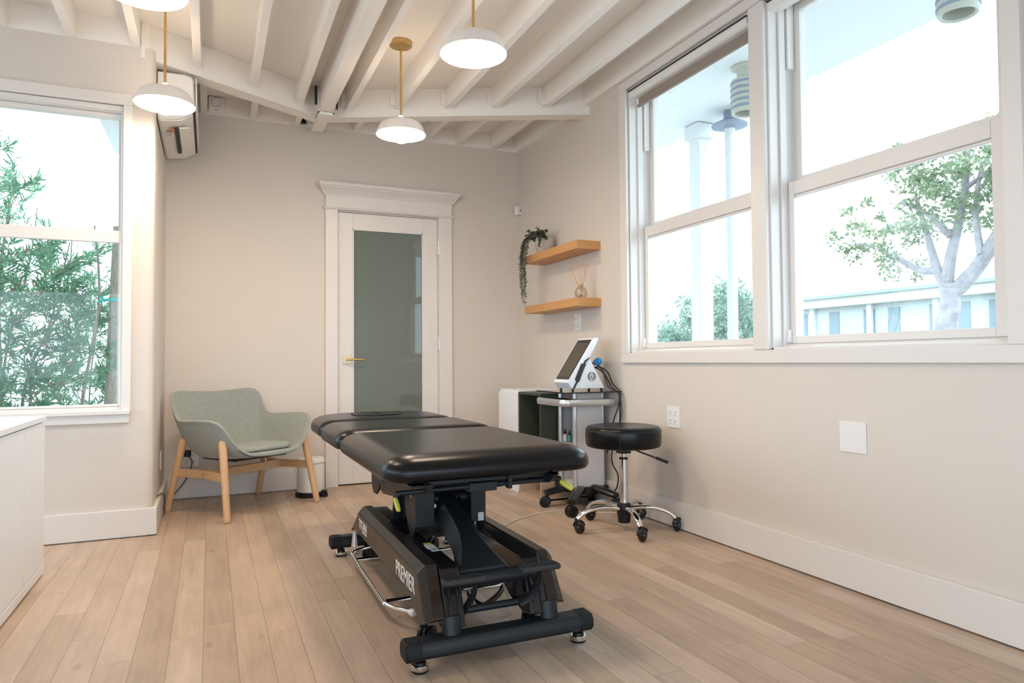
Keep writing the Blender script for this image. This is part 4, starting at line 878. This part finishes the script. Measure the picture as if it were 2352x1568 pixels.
for sx in (0.706, 1.050):
    MB().tube([(sx, 2.098, 0.08), (sx, 2.112, 0.150)], [(0.033, 0.022), (0.031, 0.022)], 24, flat=(1, 0, 0)).build('post', BLKM, tt)
    MB().tube([(sx, 3.50, 0.08), (sx, 3.30, 0.20)], [(0.026, 0.02), (0.026, 0.02)], 24, flat=(1, 0, 0)).build('post', BLKM, tt)
PEDR = mat('pedal_rubber', (0.022, 0.022, 0.024), 0.6, bump=0.3, scale=200)
# pedals and their lever frame
def pedal(x0, x1, y, z, rz):
    t = pedal_mx = Matrix.Translation(((x0 + x1) / 2, y, z)) @ Matrix.Rotation(rz, 4, 'Z'); w2 = (x1 - x0) / 2
    m = MB(t).box(-w2, -0.020, -0.011, w2, 0.024, 0.009); p = m.build('foot_pedal', PEDR, tt, bevel=0.008, seg=3)
    m = MB(t)
    for i in range(17):
        xx = -w2 + 0.015 + i * (2 * w2 - 0.03) / 16; m.box(xx - 0.0018, -0.016, 0.008, xx + 0.0018, 0.020, 0.0110)
    m.build('pedal_tread', PEDR, p)
pedal(0.664, 0.800, 2.062, 0.273, 0.0); pedal(0.928, 1.068, 2.062, 0.280, 0.0)
MB().tube(smoothpath([(1.000, 2.07, 0.272), (1.006, 2.085, 0.24), (1.002, 2.10, 0.205), (0.985, 2.115, 0.172), (0.955, 2.13, 0.153)], 6), [(0.007, 0.02)] * 25, 12, flat=(1, 0, 0)).build('pedal_lever', BLKM, tt)
MB().tube(smoothpath([(0.775, 2.075, 0.262), (0.778, 2.09, 0.22), (0.770, 2.12, 0.18), (0.758, 2.14, 0.145)], 6), [(0.006, 0.014)] * 19, 12, flat=(1, 0, 0)).build('pedal_lever', BLKM, tt)
MB().prism([(2.16, 0.225), (2.20, 0.225), (2.20, 0.165), (2.185, 0.160)], 0.945, 0.965, 'x').build('linkage', BLKM, tt, bevel=0.002)
MB().cyl((0.745, 2.14, 0.150), (0.985, 2.14, 0.150), 0.012, n=16).build('lever_tube', BLKM, tt)
# chrome wheel-lock bar frame and casters
P = smoothpath([(0.70, 3.28, 0.085), (0.64, 3.285, 0.075), (0.612, 3.26, 0.066), (0.606, 3.20, 0.062), (0.598, 2.62, 0.062), (0.602, 2.555, 0.062), (0.625, 2.49, 0.062), (0.668, 2.428, 0.062)], 7)
MB().tube(P, 0.0085, 14).build('wheel_lock_bar', CHROME, tt)
MB().lathe([(0, -0.016), (0.009, -0.016), (0.0135, -0.008), (0.0145, 0.0), (0.012, 0.010), (0, 0.014)], (0.668, 2.428, 0.062), 20, (0.043, -0.062, 0)).build('bar_end_cap', PLAS, tt)
MB().cyl((0.605, 2.575, 0.062), (1.12, 2.575, 0.062), 0.010, n=16).build('wheel_lock_rod', CHROME, tt)
MB().cyl((0.612, 3.17, 0.062), (1.12, 3.17, 0.062), 0.010, n=16).build('wheel_lock_rod', CHROME, tt)
for x, y in ((0.672, 2.265), (1.055, 2.265), (0.715, 3.37), (1.03, 3.37)):
    cst = twin_caster(tt, x, y, 0.9, 0.036, 0.052, BLKP)
    MB().cyl((x, y, 0.074), (x, y, 0.125), 0.010, n=14).build('caster_stem', STEEL, cst)
MB().lathe([(0.009, -0.04), (0.016, -0.04), (0.008, 0.03)], (0.640, 3.36, 0.115), 18, (0, 0, 1)).build('pedal_sleeve', ALU, tt)
MB().tube(smoothpath([(0.86, 2.45, 0.17), (0.87, 2.40, 0.14), (0.855, 2.34, 0.12), (0.875, 2.30, 0.10), (0.92, 2.34, 0.085), (0.99, 2.40, 0.09), (1.03, 2.45, 0.10)], 6), 0.010, 12).build('foot_rod', BLKP, tt)
MB().tube(smoothpath([(0.86, 2.42, 0.17), (0.855, 2.34, 0.13), (0.86, 2.30, 0.10), (0.90, 2.42, 0.03), (0.96, 2.36, 0.02), (0.985, 2.28, 0.06), (0.98, 2.30, 0.12), (0.975, 2.36, 0.19)], 6), 0.0035, 8).build('control_cable', CABW, tt)
MB().cyl((0.845, 2.36, 0.150), (0.868, 2.38, 0.142), 0.013, n=16).build('cable_plug', PLAS, tt)
MB().tube(smoothpath([(0.97, 2.60, 0.30), (0.985, 2.62, 0.36), (0.975, 2.66, 0.42)], 6), 0.0035, 8).build('control_cable', CABW, tt)

# ------------------------------------------------------------------ armchair
C0 = Vector((0.214, 4.940, 0)); RZ = math.atan2(0.572, 0.82)
ch = thing('armchair', C0, 'grey-green fabric armchair with angled beech legs in the back left corner', 'armchair', rz=RZ)
def catmull(tab, x):
    for i in range(len(tab) - 1):
        if tab[i][0] <= x <= tab[i + 1][0]: break
    p = [tab[max(0, i - 1)], tab[i], tab[i + 1], tab[min(len(tab) - 1, i + 2)]]; t = (x - p[1][0]) / (p[2][0] - p[1][0]); t2 = t * t; t3 = t2 * t; out = []
    for k in range(1, len(p[0])):
        a, b, c, d = p[0][k], p[1][k], p[2][k], p[3][k]; m1 = (c - a) / (p[2][0] - p[0][0]) * (p[2][0] - p[1][0]); m2 = (d - b) / (p[3][0] - p[1][0]) * (p[2][0] - p[1][0])
        out.append((2 * t3 - 3 * t2 + 1) * b + (t3 - 2 * t2 + t) * m1 + (-2 * t3 + 3 * t2) * c + (t3 - t2) * m2)
    return out
RIM = [(0, 0, .300, .372), (15, .13, .298, .378), (27, .205, .288, .395), (38, .268, .262, .445), (48, .312, .245, .515), (57, .345, .225, .572), (65, .366, .175, .594), (78, .376, .07, .594), (95, .372, -.06, .588), (108, .350, -.150, .583), (116, .338, -.195, .590), (123, .334, -.232, .625), (132, .334, -.265, .680), (141, .332, -.290, .728), (149, .314, -.305, .756), (158, .260, -.316, .764), (168, .14, -.328, .757), (180, 0, -.334, .750)]
SEATR = [(0, 0, .255, .375), (27, .165, .245, .372), (48, .235, .185, .366), (65, .262, .08, .362), (95, .262, -.04, .360), (116, .242, -.13, .358), (141, .185, -.185, .356), (180, 0, -.215, .354)]
WALLR = [(0, 0, .285, .373), (27, .190, .272, .385), (48, .278, .222, .42), (65, .315, .13, .455), (95, .325, -.05, .455), (116, .310, -.165, .462), (141, .288, -.262, .53), (180, 0, -.305, .54)]
def chairpt(phi, s):
    sg = 1 if phi >= 0 else -1; a = abs(phi)
    R = Vector(catmull(RIM, a)); Q = Vector(catmull(SEATR, a)); Wl = Vector(catmull(WALLR, a)); C = Vector((0, 0.02, .368))
    if s <= 0.42: t = s / 0.42; p = C.lerp(Q, t * 0.82)
    else:
        t = (s - 0.42) / 0.58; A0 = C.lerp(Q, 0.82); 
        K = [A0, Q, Wl, R]; ov = (R - Wl); ov.z *= 0.35
        # cubic bezier through-ish
        p = A0 * (1 - t) ** 3 + (Q + (Q - A0) * 0.6) * 3 * (1 - t) ** 2 * t + (Wl * 1.15 - (Q + R) * 0.075 if a > 30 else Wl) * 3 * (1 - t) * t * t + R * t ** 3
    return Vector((p.x * sg, p.y, p.z))
rows = []
phis = [i * 6 for i in range(-30, 30)]
ss = [0.0, .15, .3, .42, .50, .57, .64, .71, .78, .85, .91, .96, 1.0]
for s_ in ss[1:]:
    rows.append([tuple(chairpt(p, s_)) for p in phis])
# outward flare of the rim
fl = []
for i, p in enumerate(phis):
    a = abs(p); R = chairpt(p, 1.0); o2 = Vector((R.x, R.y * 0.7, 0)).normalized() * (0.012 if a > 35 else 0.0); fl.append(tuple(R + o2 + Vector((0, 0, -0.006))))
rows.append(fl)
LM = Matrix.Translation(C0) @ Matrix.Rotation(RZ, 4, 'Z') @ Matrix.Scale(-1, 4, (0, 1, 0))   # local +y (front) points towards the room
m = MB(LM); m.grid(rows, closed_u=True); k0 = len(m.v); m.v.append(tuple(LM @ Vector((0, 0.02, .366))))
for i in range(len(phis)): m.f.append((i, (i + 1) % len(phis), k0))
sh = m.build('shell', FABRIC, ch, solid=0, sub=0, ang=80)
md = sh.modifiers.new('solid', 'SOLIDIFY'); md.thickness = 0.027; md.offset = 0.0
md = sh.modifiers.new('bevel', 'BEVEL'); md.width = 0.011; md.segments = 3; md.limit_method = 'ANGLE'; md.angle_limit = math.radians(50)
# seat pad
rows = []
for ins, z in ((0.012, .385), (0.002, .390), (0, .398), (0.006, .407), (0.02, .413), (0.05, .417), (.10, .419)):
    ring = rrect(-.235 + ins, .235 - ins, -.165 + ins, .245 - ins, [max(.03, r - ins) for r in (.10, .12, .12, .10)])
    rows.append([(x, y, z - 0.012 * ((x / .23) ** 2) + 0.006 * (y / .2) + 0.022 * (x / .23) ** 4) for x, y in [(p[0], p[1]) for p in ring]])
m = MB(LM); m.grid(rows, closed_u=True); n_ = len(rows[0]); k0 = len(m.v); m.v.append(tuple(LM @ Vector((0, .04, .419)))); b0 = (len(rows) - 1) * n_
for i in range(n_): m.f.append((b0 + i, b0 + (i + 1) % n_, k0))
m.build('seat_pad', FABRIC, ch, ang=70)
MB(LM).box(-.20, -.15, .335, .20, .17, .346).build('underside_panel', SLOT, ch)
for sx in (-1, 1):
    for (fy, ty) in ((.306, .205), (-.305, -.165)):
        foot = Vector((sx * .352, fy, 0.0)); topp = Vector((sx * (.316 if fy > 0 else .328), ty, .486 if fy > 0 else .480))
        dirn = (topp - foot).normalized()
        P = [foot, foot + dirn * 0.006, foot + dirn * 0.016, foot + dirn * 0.05, topp - dirn * 0.022, topp - dirn * 0.011, topp - dirn * 0.003, topp]
        m = MB(LM).tube(P, [0.0145, 0.0185, 0.0200, 0.0205, 0.0245, 0.0215, 0.0135, 0.004], 24); lg_ = m.build('leg', BEECH, ch)
        bp_ = foot.lerp(topp, 0.94); MB(LM).cyl(bp_ + Vector((sx * .018, 0.004 * (1 if fy > 0 else -1), 0)), bp_ + Vector((sx * 0.0235, 0.004 * (1 if fy > 0 else -1), 0)), 0.0055, n=12).build('bolt', BRASS, lg_)
    # side stretcher (shallow V in plan)
    z0, z1 = .232, .282
    a_ = Vector((sx * .345, .235, 0)); c__ = Vector((sx * .300, 0, 0)); b_ = Vector((sx * .345, -.235, 0)); off = Vector((-sx * .022, 0, 0))
    m = MB(LM); m.add([(p.x, p.y, z) for p in (a_, c__, b_, b_ + off, c__ + off, a_ + off) for z in (z0, z1)], [(0, 2, 3, 1), (2, 4, 5, 3), (4, 6, 7, 5), (6, 8, 9, 7), (8, 10, 11, 9), (10, 0, 1, 11), (0, 10, 8, 2), (2, 8, 6, 4), (1, 3, 9, 11), (3, 5, 7, 9)])
    st_ = m.build('side_stretcher', BEECH, ch, bevel=0.003)
    MB(LM).cyl((sx * .300, 0, .257), (sx * .305, 0, .257), 0.006, n=12).build('bolt', BRASS, st_)
cs = MB(LM).box(-.29, -.011, .228, .29, .011, .280).build('cross_stretcher', BEECH, ch, bevel=0.003)
for x in (-.17, .17): MB(LM).cyl((x, 0, .278), (x, 0, .345), 0.008, n=14).build('brass_spacer', BRASS, ch)

# ------------------------------------------------------------------ outside
struct(box('ground', CONC, -40, YB - 60, -0.14, 60, 60, -0.10))
# soffit over the right-hand windows, lanterns and posts
so_ = tag(box('porch_soffit', SOFF, XR + 0.2, -3.0, 3.12, 4.25, 6.6, 3.22), 'white porch roof overhang outside the right-hand windows', 'porch roof')
def lantern(x, y, label):
    t = thing('porch_lantern', (x, y, 3.12), label, 'lantern', 'porch lanterns outside')
    MB().lathe([(0, 3.118), (0.095, 3.118), (0.098, 3.105), (0.06, 3.085), (0.055, 3.05), (0.055, 3.02), (0, 3.02)], (x, y, 0), 32).build('lantern_canopy', LANT, t)
    MB().lathe([(0, 3.03), (0.075, 3.028), (0.098, 3.015), (0.098, 2.775), (0.09, 2.765), (0.075, 2.775), (0.07, 2.90), (0, 2.90)], (x, y, 0), 36).build('lantern_body', LANT, t)
    for i in range(5):
        z = 2.80 + i * 0.045; MB().lathe([(0.0982, z), (0.104, z + 0.002), (0.104, z + 0.016), (0.0982, z + 0.02)], (x, y, 0), 36).build('lantern_band', LANTB, t)
lantern(3.62, 3.93, 'pale louvred lantern outside the far right-hand window'); lantern(3.62, 2.345, 'pale louvred lantern at the top edge of the near right-hand window')
t = thing('porch_post', (4.15, 5.10, -0.1), 'wide white square porch post seen faintly through the far right-hand window', 'post')
MB().box(4.08, 5.03, -0.10, 4.22, 5.17, 3.10).build('post_shaft', SOFF, t, bevel=0.005); MB().box(4.05, 5.00, 2.98, 4.25, 5.20, 3.115).build('post_capital', SOFF, t, bevel=0.005)
t = thing('steel_pole', (4.15, 4.70, -0.1), 'slim pale grey pole with a round top plate outside the far right-hand window', 'pole')
MB().cyl((4.15, 4.70, -0.10), (4.15, 4.70, 2.99), 0.045, n=24).build('pole_shaft', SOFF, t); MB().lathe([(0, 2.955), (0.15, 2.985), (0.155, 3.0), (0.05, 3.05), (0.05, 3.115), (0, 3.115)], (4.15, 4.70, 0), 32).build('top_plate', LANTB, t)
# leaf clusters
def cluster(m, c, r, n, L, W, rnd, flat=0.8, droop=0.0):
    for i in range(n):
        d = Vector((rnd.gauss(0, 1), rnd.gauss(0, 1), rnd.gauss(0, 1))).normalized() * (r * rnd.random() ** 0.45); d.z *= flat
        p = Vector(c) + d; dr_ = Vector((rnd.uniform(-1, 1), rnd.uniform(-1, 1), rnd.uniform(-1, 1) - droop))
        u = dr_.normalized(); s_ = u.cross(Vector((rnd.uniform(-1, 1), rnd.uniform(-1, 1), rnd.uniform(-1, 1)))).normalized() * W * rnd.uniform(.7, 1.2) / 2; l = L * rnd.uniform(.7, 1.25)
        b = s_.cross(u).normalized() * l * 0.06
        m.add([p, p + u * l * .45 + s_ + b, p + u * l, p + u * l * .45 - s_ + b], [(0, 1, 2, 3)])
rnd = random.Random(11)
# big olive-like shrub outside the left window
os_ = thing('olive_shrub', (-1.75, 6.3, -0.1), 'large grey-green narrow-leaved shrub filling the left window', 'shrub')
br = MB(); fo = MB(); fr_ = MB()
for i in range(12):
    bx, by = -2.0 + rnd.uniform(-1.1, 1.0), 6.3 + rnd.uniform(-.4, .5)
    P = [(bx * .5 - .9, by, -0.1)]
    tx, ty = bx + rnd.uniform(-.3, .3), by + rnd.uniform(-.3, .3)
    top = rnd.uniform(1.9, 2.5) if tx < -1.0 else rnd.uniform(1.5, 1.9)
    for k in range(1, 7): P.append((P[0][0] + (tx - P[0][0]) * k / 6 + rnd.uniform(-.06, .06), P[0][1] + (ty - P[0][1]) * k / 6 + rnd.uniform(-.06, .06), -0.1 + (top + .1) * k / 6))
    Q = smoothpath(P, 3); br.tube(Q, [0.016 * (1 - 0.75 * j / len(Q)) for j in range(len(Q))], 6)
for i in range(700):
    z = rnd.uniform(0.2, 2.45); x = rnd.uniform(-2.5, -0.70); y = 6.3 + rnd.uniform(-.5, .6)
    if z > 1.80 + (-1.0 - x) * 1.5: continue
    if z > 1.65 and rnd.random() < 0.45: continue
    if y < 6.15: x = min(x, -0.95)
    d = Vector((rnd.uniform(-1, 1), rnd.uniform(-.6, .6), rnd.uniform(0.1, 1.2))).normalized(); L = rnd.uniform(.25, .5)
    P = [Vector((x, y, z)) + d * L * t + Vector((0, 0, -0.08 * t * t)) for t in (0, .33, .66, 1)]
    br.tube(P, [.0045, .0035, .0025, .0015], 4)
    for k in range(48):
        t = rnd.random(); p = P[0].lerp(P[-1], t) + Vector((rnd.uniform(-.01, .01),) * 3); u = (d + Vector((rnd.uniform(-1.2, 1.2), rnd.uniform(-1.2, 1.2), rnd.uniform(-.9, .9)))).normalized()
        s_ = u.cross(Vector((rnd.uniform(-1, 1), rnd.uniform(-1, 1), rnd.uniform(-1, 1)))).normalized() * rnd.uniform(.0045, .0085); l = rnd.uniform(.07, .13); b = s_.cross(u).normalized() * l * .08
        (fr_ if rnd.random() < 0.035 else fo).add([p, p + u * l * .45 + s_ + b, p + u * l, p + u * l * .45 - s_ + b], [(0, 1, 2, 3)])
br.build('branches', BARK, os_); fo.build('foliage', LEAF2, os_, smooth=False); fr_.build('foliage', LEAFR, os_, smooth=False)
t = thing('tree_stake', (-0.80, 6.0, -0.1), 'thick grey wooden stake leaning beside the shrub in the left window', 'stake')
MB().tube([(-0.715, 6.0, -0.10), (-0.683, 6.0, 0.60), (-0.660, 6.0, 1.35), (-0.640, 6.0, 2.0)], [.052, .048, .043, .038], 16).build('stake_pole', BARK, t)
m = MB().tube([(-0.61, 6.0, 1.44), (-0.62, 5.952, 1.44), (-0.67, 5.948, 1.44), (-0.735, 5.965, 1.435), (-0.765, 5.98, 1.42)], [(0.003, 0.011)] * 5, 8, flat=(0, 1, 0)); m.tube([(-0.735, 5.96, 1.435), (-0.745, 5.95, 1.465)], [(0.002, 0.01)] * 2, 8, flat=(0, 1, 0))
tag(m.build('ribbon_tie', TEAL), 'bright teal tape tied around the stake outside the left window', 'tape')
t = thing('sapling', (-0.85, 5.95, -0.1), 'thin sapling stems tied to the stake in the left window', 'sapling')
MB().tube(smoothpath([(-0.93, 6.02, -0.10), (-0.875, 6.0, 0.62), (-0.80, 6.0, 1.15), (-0.765, 5.99, 1.42), (-0.775, 6.0, 1.75), (-0.80, 6.0, 2.0)], 4), [.014 - .0004 * i for i in range(21)], 8).build('sapling_stem', BARK, t)
MB().tube(smoothpath([(-0.84, 6.05, -0.10), (-0.83, 6.05, 0.70), (-0.80, 6.05, 1.1), (-0.75, 6.1, 1.5)], 4), .006, 6).build('sapling_stem', BARK, t)
m = MB(); cluster(m, (-0.80, 6.1, 1.55), .26, 170, .08, .011, rnd, 1.6); cluster(m, (-0.78, 6.05, 0.85), .22, 60, .08, .011, rnd, 1.6); m.build('foliage', LEAF2, t, smooth=False)
# neighbouring roof overhang at the top right of the left window, pale fence behind the shrub
tag(box('roof_overhang', SOFF, -0.81, YL + 0.2, 2.90, 2.6, 7.3, 3.05), 'pale roof overhang corner outside, top right of the left window', 'roof overhang')
# tree in the near right-hand window
tw = thing('broad_tree', (9.3, 6.4, -0.1), 'spreading tree with pale forked trunk outside the near right-hand window', 'tree')
br = MB(); fo = MB()
def limb(P, r0, r1, n=10):
    Q = smoothpath(P, 5); br.tube(Q, [r0 + (r1 - r0) * i / (len(Q) - 1) for i in range(len(Q))], n)
Y0 = 6.25; X0 = 9.2
limb([(X0, Y0, -.1), (X0, Y0 + .0, 1.2), (X0, Y0 - .08, 1.65), (X0, Y0 - .05, 1.95)], .165, .11)
limb([(X0, Y0 - .03, 1.75), (X0 + .1, Y0 - .35, 2.10), (X0, Y0 - .75, 2.55), (X0, Y0 - 1.05, 3.0), (X0, Y0 - 1.3, 3.8)], .11, .05)
limb([(X0, Y0 - .03, 1.9), (X0, Y0 - .1, 2.3), (X0 + .1, Y0 - .15, 2.75), (X0, Y0 - .32, 3.2), (X0, Y0 - .38, 3.8)], .085, .03)
limb([(X0, Y0 - .03, 1.9), (X0, Y0 + .08, 2.15), (X0, Y0 + .18, 2.5), (X0 + .1, Y0 + .35, 2.9), (X0, Y0 + .4, 3.3)], .075, .025)
limb([(X0, Y0 + .08, 2.15), (X0, Y0 + .35, 2.2), (X0 - .1, Y0 + .62, 2.4), (X0, Y0 + 1.0, 2.6), (X0, Y0 + 1.4, 2.75)], .06, .02)
limb([(X0, Y0 - .1, 2.6), (X0, Y0 + .2, 2.95), (X0, Y0 + .5, 3.15), (X0, Y0 + .9, 3.35)], .045, .015)
limb([(X0, Y0 - .5, 2.3), (X0, Y0 - .45, 2.9), (X0, Y0 - .55, 3.5)], .05, .02)
limb([(X0, Y0 - .32, 3.2), (X0, Y0 - .8, 3.45), (X0, Y0 - 1.0, 3.7)], .035, .015)
rn2 = random.Random(5)
for i in range(230):
    while True:
        yy = rn2.uniform(-1.9, 1.75); zz = rn2.uniform(2.15, 4.0); e = ((yy + .25) / 1.75) ** 2 + ((zz - 3.0) / 1.02) ** 2
        if e < 1 and not (zz < 2.7 and -1.0 < yy < .45) and not (yy > .6 and zz > 3.35) and rn2.random() < (0.55 if yy > 0.5 else 1): break
    cluster(fo, (X0 + rn2.uniform(-.7, .7), Y0 + yy, zz), rn2.uniform(.10, .20), 34, .075, .045, rn2, .6)
br.build('trunk', BARKL, tw); fo.build('foliage', LEAF3, tw, smooth=False)
# low building across the street
bd = thing('low_building', (22, 15, -0.1), 'long pale single-storey building with paired dark windows beyond the tree', 'building')
bx = 20.0
MB().box(bx, 6.0, -0.1, bx + 6, 19.6, 2.95).build('building_wall', STUCCO, bd)
MB().box(bx - 0.35, 5.8, 2.72, bx + 6.3, 19.9, 3.02).build('fascia', CREAM, bd); MB().box(bx - 0.45, 5.7, 3.02, bx + 6.4, 20.0, 3.12).build('roof', ROOFM, bd)
for yy in (19.15, 17.75, 16.35, 15.45, 14.05, 13.25, 12.3, 10.6, 9.4):
    MB().box(bx - 0.02, yy - 0.42, 1.72, bx + 0.02, yy, 2.56).build('building_window', WINB, bd)
for yy in (18.35, 16.0, 13.72, 11.9, 10.0):
    MB().box(bx - 0.12, yy - 0.02, 1.2, bx + 0.02, yy + 0.16, 2.72).build('pilaster', SOFF, bd)
MB().box(bx - 3.0, 5.8, -0.1, bx - 2.8, 20.5, 1.62).build('garden_wall', SOFF, bd)
# hedges and small tree in the far right-hand window
def bush(name, c, r, n, label, mat_, seed, stems=True, cat='tree'):
    rn = random.Random(seed); t = thing(name, (c[0], c[1], -0.1), label, cat); m = MB()
    for i in range(n):
        a = rn.uniform(0, 2 * PI); rr = rn.random() ** .5
        cluster(m, (c[0] + r[0] * rr * math.cos(a), c[1] + r[0] * rr * math.sin(a), c[2] + rn.uniform(-1, 1) * r[1] * math.sqrt(max(0, 1 - rr * rr))), .30, 30, .15, .08, rn, .9)
    m.build('foliage', mat_, t, smooth=False)
    if stems:
        s = MB()
        for k in range(5): s.tube(smoothpath([(c[0], c[1], -0.1), (c[0], c[1], c[2] - r[1] * 0.85), (c[0] + rn.uniform(-.3, .3), c[1] + (k - 2) * .25, c[2] - r[1] * .2), (c[0], c[1] + (k - 2) * .45, c[2] + r[1] * .4)], 4), [.07 - .0045 * i for i in range(13)], 6)
        s.build('trunk', BARKL, t)
bush('round_tree', (12.0, 13.9, 2.05), (1.1, .85), 90, 'small round tree low in the far right-hand window', LEAF4, 1)
bush('hedge_bush', (12.2, 16.0, 0.95), (0.8, 1.1), 120, 'dark hedge at the foot of the round tree', LEAF4, 2, False, 'bush')
bush('hedge_bush', (15.2, 17.3, 1.6), (0.8, 1.75), 110, 'tall bush behind the slim pole in the far window', LEAF3, 3, False, 'bush')
bush('hedge_bush', (13.0, 18.1, 1.15), (.7, 1.3), 80, 'small bush at the far left of the far right-hand window', LEAF4, 4, False, 'bush')
t = thing('garden_fence', (14, 18.0, -0.1), 'pale grey garden fence low in the far right-hand window', 'fence')
for yy in (17.1, 18.1, 19.1): MB().box(14, yy, -0.1, 14.05, yy + 0.95, 1.75).build('fence_panel', FENCEM, t)

# daylight portals at the window openings guide sampling of the sky
def portal(loc, rot, sx, sy):
    l = bpy.data.lights.new('daylight_portal', 'AREA'); l.shape = 'RECTANGLE'; l.size = sx; l.size_y = sy; l.cycles.is_portal = True
    o = bpy.data.objects.new('daylight_portal', l); COL.objects.link(o); o.location = loc; o.rotation_euler = rot
portal((XR + 0.21, 2.58, 1.84), (0, math.radians(90), 0), 1.7, 2.3)
portal((-1.3, YL + 0.21, 1.55), (math.radians(-90), 0, 0), 1.8, 1.7)
portal((-0.6, YF - 0.21, 1.18), (math.radians(90), 0, 0), 6.0, 1.7)
portal((XW - 0.21, 0.8, 1.35), (0, math.radians(-90), 0), 1.9, 7.0)
